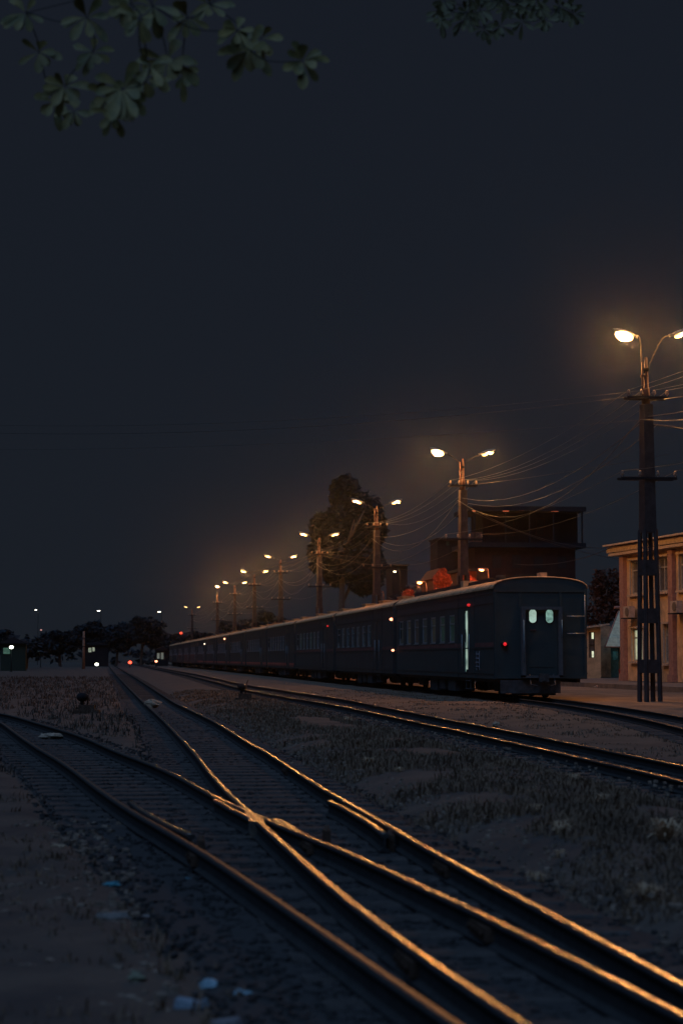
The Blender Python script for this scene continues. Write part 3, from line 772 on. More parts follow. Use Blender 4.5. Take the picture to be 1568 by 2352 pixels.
mb = WB(); mb.wall(loc_(0, 0), U, V, N, FL, FH, holes, .15); mb.wall(loc_(0, 0, -7), -N*-1*1, V*0+V, -U, 7, FH, [], .1)
q0 = loc_(0, 0, 0); q1 = loc_(0, 0, -8)
mb.add([q0, q1, q1+V*FH, q0+V*FH], [(0,1,2,3)]); r0, r1 = loc_(FL, 0, 0), loc_(FL, 0, -8)
mb.add([r0, r1, r1+V*FH, r0+V*FH], [(0,1,2,3)]); mb.add([q1, r1, r1+V*FH, q1+V*FH], [(0,1,2,3)]); mb.add([q0+V*FH, r0+V*FH, r1+V*FH, q1+V*FH], [(0,1,2,3)])
part(mb, 'wall', wall_m, st)
mb = WB(); rbox(mb, FL/2-.35, FH+.14, -3.95, FL+1.3, .28, 8.8); rbox(mb, FL/2-.3, FH-.11, -3.85, FL+.9, .14, 8.6); rbox(mb, FL/2-.3, FH+.36, -3.8, FL+1.2, .08, 9.0); part(mb, 'cornice', corn_m, st)
for u in (.42, 6.72, 12.7, 15.6):
    mb = WB(); rbox(mb, u, FH/2-.12, .10, .52, FH-.28, .22); rbox(mb, u, .18, .13, .6, .36, .3); part(mb, 'pilaster', pil_m, st)
def window(root, a, b, c, d, panem, framem=frame_m):
    f = WB(); u = (a+b)/2; hh = d-c
    for uu in (a+.04, b-.04, u): rbox(f, uu, (c+d)/2, -.10, .07, hh-.002, .08)
    for vv in (c+.04, d-.04, c+hh*.72): rbox(f, u, vv, -.10, b-a-.16, .07, .07)
    fo = part(f, 'window', framem, root)
    p = WB(); rbox(p, u, (c+d)/2, -.135, b-a-.01, hh-.01, .01); part(p, 'pane', panem, fo)
    s = WB(); rbox(s, u, c-.07, .08, b-a+.3, .10, .22); part(s, 'sill', corn_m, fo)
    s = WB(); rbox(s, u, d+.08, .07, b-a+.3, .09, .18); part(s, 'lintel', corn_m, fo)
    for (x0, x1, z0, z1) in ((a-.09, a-.005, c, d), (b+.005, b+.09, c, d)):
        s = WB(); rbox(s, (x0+x1)/2, (z0+z1)/2, .025, x1-x0, z1-z0, .05); part(s, 'surround', frame_m, fo)
for i, h in enumerate(holes): window(st, *[h[0], h[2], h[1], h[3]], lit_pane if i == 5 else dk_pane)
def aircon(root_loc_u, v, label):
    c = loc_(root_loc_u, v, .33); o = empty('air_conditioner', tuple(c), label, 'air conditioner', 'outdoor air conditioner units')
    rz = math.atan2(U.y, U.x)
    m = MB(); m.box((0,0,0), (.82, .30, .56), rz); part(m, 'casing', mat('ac_casing', (.42, .33, .26), .6), o)
    m = MB(); q = N*.155
    m.tube([q+U*.12, q*1.15+U*.12], .22, 18); part(m, 'fan_grille', mat('fan_grille', (.12, .10, .08), .6), o)
    m = MB(); m.box((0,0,-.32), (.9, .5, .05), rz); part(m, 'bracket', steel_m, o)
aircon(1.75, 3.45, 'outdoor air conditioner unit on the wall between pilaster and nearest pole')
aircon(7.75, 3.55, 'outdoor air conditioner unit cut off by the right edge of the view')

# low annex beyond the facade, with sloping awning
def AY(x, y, Y=100): return PY(x, y, Y)
an = empty('annex_building', tuple(PY(1360, 1556, 106)), 'low ochre annex with narrow lit window, between carriage end and station building', 'building')
Ya = 106.0
def abox(mb, x0, y0, x1, y1, Y, d):             # box whose front face spans two seen corners at depth Y
    a, b = PY(x0, y1, Y), PY(x1, y0, Y); mb.box(((a.x+b.x)/2, Y+d/2, (a.z+b.z)/2), (b.x-a.x, d, b.z-a.z))
a_, b_ = PY(1343, 1553, Ya), PY(1378, 1440, Ya); wx0, wz0 = a_.x, .1
mb = WB(); hx = [PY(1352, 1511, Ya), PY(1364.5, 1452, Ya)]
mb.wall((a_.x, Ya, .1), (1,0,0), (0,0,1), (0,-1,0), b_.x-a_.x, b_.z-.1, [(hx[0].x-a_.x, hx[0].z-.1, hx[1].x-a_.x, hx[1].z-.1)], .12)
mb.add([(a_.x, Ya, .1), (a_.x, Ya+9, .1), (a_.x, Ya+9, b_.z), (a_.x, Ya, b_.z)], [(0,1,2,3)])
mb.add([(b_.x, Ya, .1), (b_.x, Ya+9, .1), (b_.x, Ya+9, b_.z), (b_.x, Ya, b_.z)], [(0,1,2,3)])
mb.add([(a_.x, Ya, b_.z), (b_.x, Ya, b_.z), (b_.x, Ya+9, b_.z), (a_.x, Ya+9, b_.z)], [(0,1,2,3)])
part(mb, 'wall', wall_m, an)
mb = WB(); mb.box(((a_.x+b_.x)/2+.1, Ya-.1, b_.z+.04), (b_.x-a_.x+.7, .5, .09), 0, 0, -.14); part(mb, 'eave', corn_m, an)
wn = WB(); cx_ = (hx[0].x+hx[1].x)/2; w2 = hx[1].x-hx[0].x; cz_ = (hx[0].z+hx[1].z)/2; h2 = hx[1].z-hx[0].z
for sx_ in (-1, 1): wn.box((cx_+sx_*(w2/2-.02), Ya+.06, cz_), (.035, .05, h2-.002))
wn.box((cx_, Ya+.06, cz_), (w2-.08, .04, .04)); wno = part(wn, 'window', steel_m, an)
p = WB(); p.box((cx_, Ya+.10, cz_), (w2-.01, .01, h2-.01)); part(p, 'pane', dk_pane, wno)
for zz in (.36, -.36):
    p = WB(); p.box((cx_+w2*.24, Ya+.085, cz_+zz*h2), (w2*.42, .01, h2*.24)); part(p, 'lit_pane', lit_small, wno)
# recessed side with door
Yb = Ya+2.2
mb = WB(); abox(mb, 1376, 1438, 1401, 1556, Yb, 3); abox(mb, 1401, 1470, 1434, 1488, Yb, 3); abox(mb, 1423, 1488, 1434, 1556, Yb, 3); part(mb, 'side_wall', mat('dull_ochre_render', (.36, .27, .17), .9, 0, .3, 3.), an)
mb = WB(); abox(mb, 1401.5, 1488.5, 1422.5, 1556, Yb+.25, .1); dd = part(mb, 'door', mat('teal_door', (.07, .22, .26), .5), an)
mb = WB(); abox(mb, 1406, 1496, 1418, 1516, Yb+.22, .02); part(mb, 'door_glass', glow('teal_glass', (.12, .5, .55), .035, .6, 6), dd)
aw = WB(); A0 = PY(1419, 1405, Yb+1.0); A1 = PY(1434, 1404, Yb+1.0); A2 = PY(1433, 1486, Yb-1.5); A3 = PY(1388, 1486, Yb-1.5)
t_ = Vector((0, .03, .05)); aw.add([A0, A1, A2, A3, A0+t_, A1+t_, A2+t_, A3+t_], [(0,1,2,3),(7,6,5,4),(0,4,5,1),(1,5,6,2),(2,6,7,3),(3,7,4,0)])
awm = glow('awning_painted_glow', (.55, .60, .45), .085, .25, 3)  # own emission stands in for lamplight coming through the awning
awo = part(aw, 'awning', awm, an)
m = WB(); m.tube([A0, A3], .05, 6); m.tube([A3, A2], .04, 6); m.tube([A0+Vector((-.25,0,.25)), A1+Vector((0,0,.25))], .09, 6); part(m, 'awning_frame', pil_m, awo)
light('awning_glow', tuple(PY(1412, 1478, Yb+.2)), 9, (.75, 1, .7), .08)
# things by the doorway
p = PY(1430, 1505, Yb-.4)
wl = empty('wall_lamp', tuple(p), 'small white lamp glowing beside the annex doorway', 'lamp')
m = MB(); m.ell((0, 0, 0), (.16, .16, .26), 12, 8); part(m, 'globe', glow('white_globe', (.95, .85, .65), 1.2), wl)
m = MB(); m.box((0, .1, .0), (.06, .12, .06)); m.tube([(0, .1, -.1), (0, .1, -1.9)], .05, 8); part(m, 'post', corn_m, wl)
p = PG(1439, 1562, .31); p = PY(1427, 1556, Yb-1.2)
rb = WB(); rb.lathe((p.x, p.y, .3), [(.14,0),(.19,.42),(.2,.46),(.17,.47),(.16,.3)], 14); rb.tube([(p.x-.18, p.y, .75), (p.x, p.y, .95), (p.x+.18, p.y, .75)], .01, 5)
tag(rb.build('bucket', mat('red_bucket', (.5, .07, .05), .5), None, (p.x, p.y, .3)), 'red bucket on the ground next to the annex door', 'bucket')

# platform and paving
pf = WB(); e0 = PG(1300, 1571, .28); 
pf.prism([(e0.x-1.0, Ya+40), (e0.x-.6, Ya+6), (e0.x+1.5, Ya-2), (e0.x+3.2, 30), (70, 30), (70, Ya+40)], 'Z', -.1, .28)
tag(pf.build('platform', mat('worn_paving', (.20, .15, .11), .9, 0, .35, 1.5, .4, 30., detail=8)), kind='structure')
print('platform edge', e0)

# ------------------------------------------------------------------ trees
def crown(mb, c, rx, ry, rz, n, leaf, seed, clumps=14, hollow=.35):
    rnd = random.Random(seed); cl = []
    for _ in range(clumps):
        while True:
            p = Vector((rnd.uniform(-1, 1), rnd.uniform(-1, 1), rnd.uniform(-1, 1)))
            if p.length < 1: break
        p = p*(.75); cl.append((Vector((c[0]+p.x*rx, c[1]+p.y*ry, c[2]+p.z*rz)), rnd.uniform(.26, .5)))
    for _ in range(n):
        q, s = rnd.choice(cl)
        d = Vector((rnd.gauss(0, 1), rnd.gauss(0, 1), rnd.gauss(0, 1))).normalized()*rnd.uniform(.3, 1)**.5*s
        p = q+Vector((d.x*rx, d.y*ry, d.z*rz*.8))
        a = Vector((rnd.gauss(0, 1), rnd.gauss(0, 1), rnd.gauss(0, .6))).normalized(); b = a.cross(Vector((rnd.gauss(0, 1), rnd.gauss(0, 1), rnd.gauss(0, 1)))).normalized()
        L = leaf*rnd.uniform(.5, 1.3)
        mb.add([p-a*L, p-b*L*.45, p+a*L, p+b*L*.45], [(0,1,2,3)])
foli_m = mat('night_foliage', (.06, .075, .04), .8, 0, .5, .8)
foli_d = mat('black_green_foliage', (.028, .036, .042), .9, 0, .4, .8)
bark_m = mat('tree_bark', (.12, .09, .07), .9, 0, .3, 8., .5)
def tree(x, y, h, rx, label, seed, n=2600, leaf=.35, m=foli_d, trunk=.25, rz=None, cat='tree', name='broadleaf_tree', grp='dark trees in the background', base=0, tf=.45):
    o = empty(name, (x, y, base), label, cat, grp); rnd = random.Random(seed)
    rz = rz or h*.36
    t = MB(); t.tube(spline([(0,0,-.1), (rnd.uniform(-.2,.2), 0, h*.25), (rnd.uniform(-.5,.5), 0, h*tf), (rnd.uniform(-.5,.5), 0, h*.8)], 4), [trunk*(1-.055*i) for i in range(13)], 8)
    for k in range(6):
        a = k*1.05+rnd.random(); z0 = h*(.32+.05*k); t.tube([(0,0,z0), (math.cos(a)*rx*.35, math.sin(a)*rx*.35, z0+h*.12), (math.cos(a)*rx*.65, math.sin(a)*rx*.65, z0+h*.22)], [trunk*.45, trunk*.3, trunk*.12], 6)
    part(t, 'trunk', bark_m, o)
    c = MB(); crown(c, (0, 0, h-rz), rx, rx*.8, rz, n, leaf, seed, 18); part(c, 'crown', m, o)
    return o
def tree_px(x, ytop, wpx, Y, label, seed, **k):
    p = PY(x, ytop, Y); tree(p.x, Y, p.z, wpx/2/FPX*Y*1.05, label, seed, **k)
tree_px(785, 1082, 190, 330, 'huge dark tree towering behind the third and fourth lamp poles', 3, n=14000, leaf=.8, trunk=.8, m=mat('black_foliage', (.012, .020, .028), .95, 0, .4, .8))
tree_px(1385, 1285, 100, 165, 'reddish lit tree between the rear carriage and the station building', 5, n=3500, leaf=.28, m=mat('red_lit_foliage', (.10, .05, .035), .8, 0, .5, 1.), tf=.4)  # dim red light on this tree is put into its leaf colour
for i, (x, yt, wd, Y, lab) in enumerate(((60,1462,120,260,'low dark tree behind the green lit booth'),(140,1440,110,330,'dark rounded tree right of the leftmost far lamp'),
    (205,1420,110,340,'dark tree top beneath the middle far lamp'),(268,1428,90,360,'dark tree straight above the vanishing point of the tracks'),(325,1412,110,380,'tallest of the far dark trees, below the third far lamp'),
    (385,1448,90,400,'dark tree at the far head of the train'),(450,1440,110,420,'dark tree behind the farthest lamp pole'),(540,1420,130,400,'dark tree behind the seventh lamp pole'),
    (640,1390,150,330,'dark tree behind the fifth lamp pole'),(-40,1430,150,230,'dark tree cut off by the left edge'),(960,1330,170,240,'dark tree behind the two small street lamps'))):
    tree_px(x, yt, wd, Y, lab, 20+i, n=3000, leaf=.55, trunk=.3)
lit_red = mat('lamplit_red_foliage', (.30, .075, .035), .8, 0, .5, 1.5)  # red of the street lamps put into the leaf colour
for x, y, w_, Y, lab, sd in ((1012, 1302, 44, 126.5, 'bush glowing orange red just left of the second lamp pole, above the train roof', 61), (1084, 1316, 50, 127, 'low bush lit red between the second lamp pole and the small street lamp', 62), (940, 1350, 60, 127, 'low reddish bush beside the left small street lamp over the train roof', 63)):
    p = PY(x, y, Y); tree(p.x, Y, p.z, w_/2/FPX*Y*1.2, lab, sd, n=3600, leaf=.085, m=lit_red, trunk=.1, rz=.9, name='bush', cat='bush', grp='lamplit bushes behind the train', tf=.5)
# low hedge mass that closes the horizon
hm = MB(); rnd = random.Random(5)
for i in range(150):
    x = -140+i*3.2; y = 430+rnd.uniform(-15, 15); h = rnd.uniform(4, 8); crown(hm, (x, y, h*.5), 4, 3, h*.55, 70, .9, i, 4)
tag(hm.build('woodland', foli_d), 'far dark belt of trees closing the horizon behind the tracks', 'trees', kind='stuff')

# overhanging foliage at the top of the view (near the camera)
leaf_m = mat('broad_leaf', (.33, .25, .075), .6, 0, .45, 9., col2=(.12, .12, .04), spec=.4)
def leafshape(mb, base, d, up, L, W, droop=.2):
    d = d.normalized(); side = d.cross(up).normalized(); nrm = side.cross(d).normalized(); pts = []
    prof = [(0,.06),(.15,.22),(.35,.55),(.6,.92),(.8,1.),(.93,.7),(1.0,.12)]
    for t, w_ in prof:
        c = base+d*(L*t)-Vector((0, 0, droop*L*t*t)); pts.append((c-side*W*.5*w_+nrm*W*.12*w_, c, c+side*W*.5*w_+nrm*W*.12*w_))
    vs = [q for p in pts for q in p]; fs = []
    for i in range(len(prof)-1): fs += [(i*3, i*3+1, i*3+4, i*3+3), (i*3+1, i*3+2, i*3+5, i*3+4)]
    mb.add(vs, fs, True)
tr = empty('overhanging_tree', (-5.2, 9.5, 0), 'near tree whose whorls of blunt leaves hang into the top of the view', 'tree')
TO = Vector((-5.2, 9.5, 0))
t = WB(); t.tube(spline([TO, TO+Vector((.1, .1, 2.5)), TO+Vector((.3, .2, 4.6)), TO+Vector((1.0, .6, 6.2))], 5), [.24-.008*i for i in range(16)], 10); part(t, 'trunk', bark_m, tr)
rnd = random.Random(9)
D1, D2 = 10.5, 14.5
whorls = [(282,205,D1,9,1.0),(250,225,D1+.4,7,.8),(262,262,D1+.1,5,.7),(330,180,D1+.2,6,.9),(385,140,D1+.5,7,1.05),(345,150,D1,4,.8),(570,115,D1+.6,10,1.0),(600,90,D1+.9,6,.8),(545,70,D1+.5,6,.8),(695,140,D1+.3,8,.85),
 (320,42,D1,4,.7),(300,10,D1+.2,7,.9),(350,15,D1+.4,6,.9),(150,200,D1+1.2,8,.9),(125,235,D1+1.5,7,.8),(215,120,D1+1,7,.8),(90,120,D1+1.5,6,.8),(200,40,D1+.8,7,.9),(430,40,D1+.9,7,.8),(60,30,D1+1.3,6,.8),(170,255,D1+1.4,5,.7),(480,10,D1+1,6,.8),(420,170,D1+1.1,6,.7)]
far_w = [(1020+rnd.uniform(-15,15)+44*(i % 8), 5+26*(i//8)+rnd.uniform(-12, 12), D2+rnd.uniform(-.6, 1.5), 8, .62) for i in range(22)]
far_w = [f for f in far_w if f[1] < 78 and (f[0] < 1330)]
hubs = [((TO+Vector((1.0, .6, 6.2))))]
lf = WB(); lf2 = WB(); br = WB()
top = TO+Vector((1.0, .6, 6.2))
def limb(p_end, mid_up=.5, r=.05, start=top):
    m_ = start.lerp(p_end, .5)+Vector((0, 0, mid_up)); br.tube(spline([start, m_, p_end], 6), [r*(1-.06*i) for i in range(13)], 7)
h1, h2, h3 = PY(280, -130, D1), PY(640, -160, D1+.4), PY(1150, -190, D2)
limb(h1, .3, .07); limb(h2, .5, .08); limb(h3, .9, .10)
nodes = [h1, h2, h3]
for arr, M_, in ((sorted(whorls, key=lambda w: w[1]), lf), (sorted(far_w, key=lambda w: w[1]), lf2)):
    for (x, y, Y, k, s) in arr:
        c = PY(x, y, Y); hub = min((h for h in nodes if h.z > c.z+.04), key=lambda h: (h-c).length)
        m_ = hub.lerp(c, .5)+Vector((rnd.uniform(-.05, .05), rnd.uniform(-.05, .05), -.05)); br.tube(spline([hub, m_, c], 4), [.005-.0003*i for i in range(9)], 5)
        nodes.append(c+Vector((0, 0, .01)))
        a0 = rnd.random()*6
        for j in range(k+3):
            a = a0+j*2*math.pi/k+rnd.uniform(-.25, .25)
            # leaves radiate mostly across the twig end, hanging
            d = Vector((math.cos(a), rnd.uniform(-.8, .3), math.sin(a)-.35))
            leafshape(M_, c+d.normalized()*.012, d, Vector((0, -1, .3)), .165*s*rnd.uniform(.6, 1.2), .066*s*rnd.uniform(.8, 1.2), rnd.uniform(.05, .3))
part(br, 'branch', mat('twig_bark', (.05, .045, .04), .9), tr)
part(lf, 'leaves', leaf_m, tr); part(lf2, 'leaves', mat('dimmed_far_leaf', (.13, .115, .05), .6, 0, .4, 9.), tr)  # second leaf colour is a darker copy, dimness of the far branches painted in

# ------------------------------------------------------------------ dim buildings on the rise behind the train
dim_m = mat('dark_brick', (.036, .017, .014), .9, 0, .35, .9, .2, 20.)  # very dark reddish brown wall
dim2_m = mat('grey_render_wall', (.018, .017, .02), .9, 0, .3, .8)
slab_m = mat('dark_roof_slab', (.02, .022, .026), .9)
def bblock(mb, x0, y0, x1, y1, Y, d, z0=None):
    a, b = PY(x0, y1, Y), PY(x1, y0, Y); zb = a.z if z0 is None else z0
    mb.box(((a.x+b.x)/2, Y+d/2, (zb+b.z)/2), (b.x-a.x, d, b.z-zb)); return a, b
YB = 215
hb_ = empty('apartment_building', tuple(PY(1210, 1500, YB).xy.to_3d()), 'big dim building with stepped flat roofs above the rear carriage', 'building')
m = WB(); bblock(m, 1090, 1256, 1320, 1330, YB, 10, 0); part(m, 'wall', dim_m, hb_)
m = WB(); bblock(m, 1108, 1178, 1325, 1246, YB+2, 7); part(m, 'upper_wall', dim2_m, hb_)
m = WB(); bblock(m, 1082, 1164, 1345, 1172, YB-.6, 11); part(m, 'roof', slab_m, hb_)
m = WB(); bblock(m, 1075, 1247, 1345, 1256, YB-.8, 12); part(m, 'floor_slab', slab_m, hb_)
m = WB(); bblock(m, 1085, 1222, 1106, 1247, YB-.3, 2); part(m, 'stair_tower', mat('lit_stair_render', (.14, .08, .055), .9), hb_)  # brown light on this wall is put into its lighter colour
for (x0, y0, x1, y1) in ((1130,1275,1150,1305),(1175,1275,1195,1305),(1225,1278,1245,1306),(1280,1278,1300,1306),(1160,1190,1180,1230),(1230,1190,1250,1230)):
    up_ = y0 < 1240; Yw = YB+(2 if up_ else 0)
    m = WB(); bblock(m, x0, y0, x1, y1, Yw-.05, .1); f = part(m, 'window', dim2_m if not up_ else dim_m, hb_)
    m = WB(); bblock(m, x0+2, y0+2, x1-2, y1-2, Yw-.08, .02); part(m, 'pane', slab_m, f)
for (x0, x1) in ((1155, 1168), (1266, 1281), (1085, 1092)):
    m = WB(); bblock(m, x0, 1172.5, x1, 1174.5, YB-.5, .3); part(m, 'canopy_lamp', glow('red_canopy_lamp', (1, .22, .10), .45), hb_)
for x in (1088, 1160, 1215, 1270, 1335):
    m = WB(); bblock(m, x, 1172, x+2.5, 1247, YB-.3, .2); part(m, 'column', slab_m, hb_)
for (nm, lab, x0, y0, x1, y1, Y, mm, roofm) in (
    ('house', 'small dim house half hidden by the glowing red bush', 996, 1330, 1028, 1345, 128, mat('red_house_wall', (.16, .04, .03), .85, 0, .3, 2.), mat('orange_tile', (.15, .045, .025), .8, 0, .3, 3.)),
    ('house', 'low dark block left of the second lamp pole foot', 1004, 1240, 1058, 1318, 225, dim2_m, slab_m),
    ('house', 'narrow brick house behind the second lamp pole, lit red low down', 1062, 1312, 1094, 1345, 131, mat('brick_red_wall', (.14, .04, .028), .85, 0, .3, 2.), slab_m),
    ('house', 'faint brown house above the third carriage', 900, 1300, 935, 1370, 240, dim2_m, slab_m)):
    a = PY(x0, y1, Y); b = PY(x1, y0, Y); cx = (a.x+b.x)/2
    o = empty(nm, (cx, Y, 0), lab, 'house')
    m = WB(); m.box((cx, Y+2.5, b.z/2), (b.x-a.x, 5, b.z)); part(m, 'wall', mm, o)
    m = WB(); gw = (b.x-a.x)/2+.2
    if roofm is slab_m: m.box((cx, Y+2.4, b.z+.1), (gw*2, 5.6, .2))
    else: m.prism([(cx-gw, b.z+.003), (cx+gw, b.z+.003), (cx+gw*.15, b.z+.75), (cx-gw*.15, b.z+.75)], 'Y', Y-.2, Y+5)
    part(m, 'roof', roofm, o)
    m = WB(); m.box((cx-.2, Y-.01, b.z-.45*1), (.35, .06, .5)); part(m, 'window', glass_m, o)

def street_lamp(x, y, Y, label, power, col, lc, s=1., base=0, tilt=.3):
    p = PY(x, y, Y); o = empty('street_lamp', (p.x+.5, Y, base), label, 'street lamp', None)
    m = MB(); m.tube(spline([(0,0,0), (0,0,p.z*.7), (-.02,0,p.z-.15), (-.25,0,p.z+.08), (-.4,0,p.z+.1)], 4), [.06-.002*i for i in range(17)], 7); part(m, 'post', steel_m, o)
    m = MB(); m.ell((-.5, 0, p.z+.07), (.5*s, .24*s, .12*s), 12, 6, 0, tilt*0); h = part(m, 'luminaire', house_m, o)
    m = MB(); m.ell((-.5, -.02, p.z-.01), (.36*s, .20*s, .14*s), 12, 6, 0, 0); part(m, 'lens', lc, h)
    if power: light('lamp_glow', (-.5, -.15, p.z-.2), power, col, .07, o)
sod2 = (1, .20, .06)
wl1 = glow('white_lamp_lens', (1, .92, .72), 9); wl2 = glow('small_warm_lens', (1, .62, .35), 5)
street_lamp(1105, 1309, 125, 'small bright street lamp just above the rear carriage roof', 170, sod2, lens_m)
street_lamp(963, 1338, 122, 'small bright street lamp above the roof of the second carriage', 170, sod2, lens_m)
street_lamp(906, 1313, 165, 'tiny pale street lamp between the second and third lamp poles', 25, sod, wl1, .7)
street_lamp(867, 1360, 150, 'tiny warm street lamp near the foot of the third lamp pole', 30, sod2, wl2, .6)
street_lamp(83, 1401, 410, 'leftmost of the three far lamps over the dark trees', 0, sod, wl1, 1.3)
street_lamp(227, 1402.5, 400, 'middle one of the three far lamps over the dark trees', 0, sod, wl1, 1.9)
street_lamp(366, 1405, 400, 'rightmost of the three far lamps over the dark trees', 0, sod, wl1, 1.7)

# ------------------------------------------------------------------ signals and lights down the line
def signal(x, y, Y, label, lens, s=1., glowcol=None, pw=0, name='ground_signal', cat='signal'):
    p = PY(x, y, Y); o = empty(name, (p.x, Y, 0), label, cat)
    m = MB(); m.tube([(0,0,0), (0,0,max(.1, p.z-.2))], .05, 8); m.box((0,0,.04), (.3,.3,.08)); part(m, 'post', steel_m, o)
    m = MB(); m.box((0,.08,p.z), (.42*s,.16,.42*s)); m.tube([(0,-.0,p.z+.0),(0,-.12,p.z)], .19*s, 12, cap=False); part(m, 'head', steel_m, o)
    m = MB(); m.ell((0,-.03,p.z), (.40*s,.1,.30*s), 12, 7); part(m, 'lens', lens, o)
    if pw: light('signal_glow', (0, -.35, p.z), pw, glowcol, .05, o)
rs = glow('red_signal_lens', (1, .08, .04), 1.6); ws = glow('white_signal_lens', (.95, 1, .8), 7)
signal(299, 1521.5, 300, 'red signal lamp beside the straight track near the vanishing point', glow('red_signal_core', (1, .10, .05), 2.6), 1.6, (1, .05, .03), 14)
signal(359, 1519, 320, 'red signal lamp at the head of the train, right of the other red light', mk_or, 1.2)
signal(416, 1454, 300, 'raised red signal light above the far carriages', rs, 1.3, name='mast_signal')
signal(222.5, 1526, 300, 'white signal lamp left of the straight track, low in the distance', ws, 1.45)
signal(27, 1486.5, 200, 'bright white lamp on a post above the green booth at far left', ws, 1.1, (.6, 1, .7), 5, name='yard_lamp', cat='lamp')
signal(42, 1516, 240, 'tiny white lamp low at far left', glow('tiny_white', (.9, 1, .85), 1.2), .7, name='yard_lamp', cat='lamp')
signal(95, 1447, 300, 'tiny pinkish light among the dark trees at far left', glow('tiny_pink', (1, .5, .45), .5), .8, name='yard_lamp', cat='lamp')
def hut(x0, y0, x1, y1, Y, label, wallm, panem, winpx):
    a = PY(x0, y1, Y); b = PY(x1, y0, Y); cx = (a.x+b.x)/2; o = empty('trackside_hut', (cx, Y, 0), label, 'hut')
    m = WB(); m.box((cx, Y+1.5, b.z/2), (b.x-a.x, 3, b.z)); part(m, 'wall', wallm, o)
    m = WB(); m.prism([(cx-(b.x-a.x)/2-.3, b.z+.003), (cx+(b.x-a.x)/2+.3, b.z+.003), (cx, b.z+.7)], 'Y', Y-.4, Y+3.4); part(m, 'roof', slab_m, o)
    for w4 in winpx:
        p0, p1 = PY(w4[0], w4[3], Y), PY(w4[2], w4[1], Y)
        m = WB(); m.box(((p0.x+p1.x)/2, Y-.02, (p0.z+p1.z)/2), (p1.x-p0.x+.15, .06, p1.z-p0.z+.15)); f = part(m, 'window', slab_m, o)
        m = WB(); m.box(((p0.x+p1.x)/2, Y-.06, (p0.z+p1.z)/2), (p1.x-p0.x, .02, p1.z-p0.z)); part(m, 'pane', panem, f)
hut(2, 1478, 60, 1512, 212, 'booth with green lit front under the white lamp at far left', mat('green_lit_wall', (.02, .04, .03), .8), glow('green_lit_pane', (.25, .60, .38), .12, .7, 1.2), [(8,1488,24,1502)])  # green light on the booth is put into the wall colour
hut(196, 1482, 250, 1522, 330, 'distant hut with two pale lit windows above the white signal', dim2_m, glow('pale_lit_pane', (.55, .62, .45), .40, .5, 2.), [(203.5,1488,210.5,1498),(213,1487,218,1496)])
hut(358, 1494, 386, 1518, 350, 'distant hut with two dim windows behind the right red signal', dim2_m, glow('dim_lit_pane', (.55, .58, .45), .16, .5, 2.), [(361,1500,367,1513),(370,1499,376,1514)])
p = PY(193, 1450, 250); o = empty('telegraph_pole', (p.x, 250, 0), 'brownish wooden pole with short crossarms left of the distant hut', 'pole')
m = MB(); m.tube([(0,0,-.1), (0,0,p.z)], [.22, .14], 10); part(m, 'shaft', mat('brown_pole', (.26, .15, .10), .9), o)
for dz in (.9, 2.0): m = MB(); m.box((-.6,-.15,p.z-dz), (2.0,.08,.10)); part(m, 'crossarm', steel_m, o)

# point levers beside the tracks
def lever(x, y, label, h=.5, s=1.):
    p = PG(x, y, .02); o = empty('point_lever', (p.x, p.y, GH(p.x, p.y)-.02), label, 'point lever', 'point levers by the tracks', random.uniform(-.3, .3))
    m = MB(); m.box((0,0,.05), (.55*s,.3*s,.10)); m.box((0,0,.16), (.34*s,.22*s,.14)); part(m, 'base', rust_m, o)
    m = MB(); m.tube([(0,0,.18), (.05*s,0,h)], .02, 8); m.tube([(.05*s,0,h), (.09*s,0,h+.10)], .014, 8); part(m, 'lever', rust_m, o)
    m = MB(); m.ell((-.1*s,0,h-.12), (.26*s,.26*s,.20*s), 12, 8); m.box((-.1*s,0,h-.28), (.08,.08,.2)); part(m, 'counterweight', steel_m, o)
lever(563, 1618, 'point lever with round weight on the grass edge of the middle track', .55, 1.1)
lever(200, 1638, 'point lever standing in the dark between branch and straight tracks', .55, 1.2)

# ------------------------------------------------------------------ litter, stones and weeds
def m_(name, c, r=.7, v=.3): return mat(name, c, r, 0, v, 14.)
bluegrey = m_('bluish_plastic', (.30, .46, .52), .45); greyst = m_('grey_stone', (.34, .36, .38), .85); tealc = m_('teal_cloth', (.08, .30, .36), .7)
whitec = m_('white_card', (.80, .82, .88), .6, .1); tanm = m_('tan_stone', (.42, .30, .20), .85); drym = m_('dry_weed', (.60, .42, .26), .8); paleb = m_('pale_sack', (.42, .33, .24), .85)
def blob(name, label, cat, x, y, wd, dp, ht, m, seed, rough=.35, grp=None, z=None, rz=None):
    p = PG(x, y, .03 if z is None else z); zz = (GH(p.x, p.y) if z is None else z)
    mb = MB(); mb.ell((0, 0, ht*.3), (wd, dp, ht), 14, 9, rz if rz is not None else seed*.7, 0, rough, seed)
    for v in mb.v:
        v += Vector((noise.noise(v*25+Vector((seed, 0, 0))), noise.noise(v*25+Vector((0, seed, 0))), noise.noise(v*25+Vector((0, 0, seed)))))*min(wd, dp)*.12
    o = mb.build(name, m, None, (0, 0, 0)); o.location = (p.x, p.y, zz); return tag(o, label, cat, grp)
